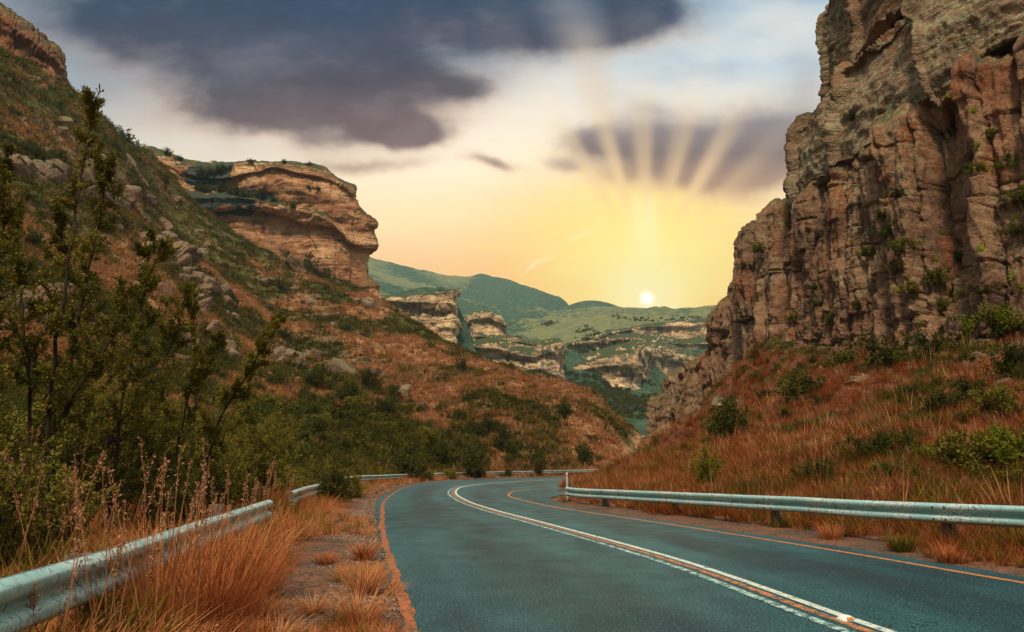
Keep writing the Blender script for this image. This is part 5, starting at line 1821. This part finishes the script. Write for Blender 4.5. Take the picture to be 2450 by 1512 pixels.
for i, (px, py, n, h, wd, lab) in enumerate(((440, 1570, 40, 0.2, .10, 'dry button flowers at the bottom edge under the big orange tuft'), (640, 1360, 50, 0.32, .16, 'dry button flowers at the right side of the big orange tuft'),
                                             (710, 1300, 60, 0.36, .28, 'loose patch of dry flowers beside the dark red tuft'))):
    X, Y = G(px, py)
    flowers(X, Y, n, h, wd, 1400 + i, lab)

# ------------------------------------------------------------------ air
def haze():
    x0, x1, y0, y1, z0, z1 = -3600, 3600, -600, 3500, -3.0, 1000
    v = [(x, y, z) for z in (z0, z1) for x, y in ((x0, y0), (x1, y0), (x1, y1), (x0, y1))]
    m_ = bpy.data.materials.new('valley_air')
    m_.use_nodes = True
    n = N(m_.node_tree)
    p = n.new('ShaderNodeVolumePrincipled')
    p.inputs['Color'].default_value = (0.46, 0.70, 0.75, 1)
    p.inputs['Density'].default_value = 0.00012
    p.inputs['Anisotropy'].default_value = 0.1
    o = n.new('ShaderNodeOutputMaterial')
    n.t.links.new(p.outputs[0], o.inputs['Volume'])
    m_.volume_intersection_method if hasattr(m_, 'volume_intersection_method') else None
    ob = mk('haze', v, np.array([(0, 3, 2, 1), (4, 5, 6, 7), (0, 1, 5, 4), (1, 2, 6, 5), (2, 3, 7, 6), (3, 0, 4, 7)]), m_, smooth=False)
    tag(ob, 'thin teal haze filling the valley', 'haze', kind='stuff')


haze()

# dark scrub dotted over the far slopes
r_ = np.random.default_rng(99)
fb_ = unit(r_.normal(size=(70, 3))) * r_.uniform(0.5, 1.0, (70, 1)) * np.array([1, 1, 0.7]) + np.array([0, 0, 0.35])
v, f = leaves(fb_, fb_, 0.55, r_, 0.8)
FS = [mk('scrub_clump', v, f, M['leaf_d'], link=False, smooth=False)]
x, y = polar(26000, -14, 26, 400, 1150, 0.8)
z = far_z(x, y)
dn = fbm(np.c_[x / 60, y / 60, x * 0], 4, 0.55, 777) + rng.normal(size=len(x)) * 0.25
k = (dn > np.where(y > 720, 1.0, np.where(y < 560, -0.25, 0.2))) & ~((x < 5) & (y > 480))
x, y, z = x[k], y[k], z[k]
stuff('scrub', np.c_[x, y, z], FS, np.zeros(len(x)), rng.uniform(0.8, 2.3, len(x)) * (0.7 + y / 1500), 'dark scrub dotted over the far valley slopes')['category'] = 'scrub'
# loose stones on the gravel verge
def pebble(seed):
    o = boulder_mesh(seed, 2, 8, 0.03)
    o.materials.clear(); o.materials.append(M['pebble'])
    return bpy.data.objects.new('pebble', o)


M['pebble'] = plain('verge_stone', lin(142, 120, 100), 0.9)
x = rng.uniform(-5.5, 0.2, 46000); y = 2.5 + 27 * rng.uniform(0, 1, 46000) ** 1.6 
d_ = road_depth(x, y)
keep = (d_ > 0.02) & (d_ < 3.2) & (rng.uniform(size=len(x)) < np.exp(-np.abs(d_ - 0.6)) + 0.1)
x, y, d_ = x[keep], y[keep], d_[keep]
o = stuff('gravel', np.c_[x, y, np.full(len(x), 0.004)], [pebble(71), pebble(72), pebble(73)], rng.integers(0, 3, len(x)), 0.008 + 0.022 * rng.uniform(size=len(x)) ** 3, 'loose gravel stones on the left verge')
o['category'] = 'gravel'
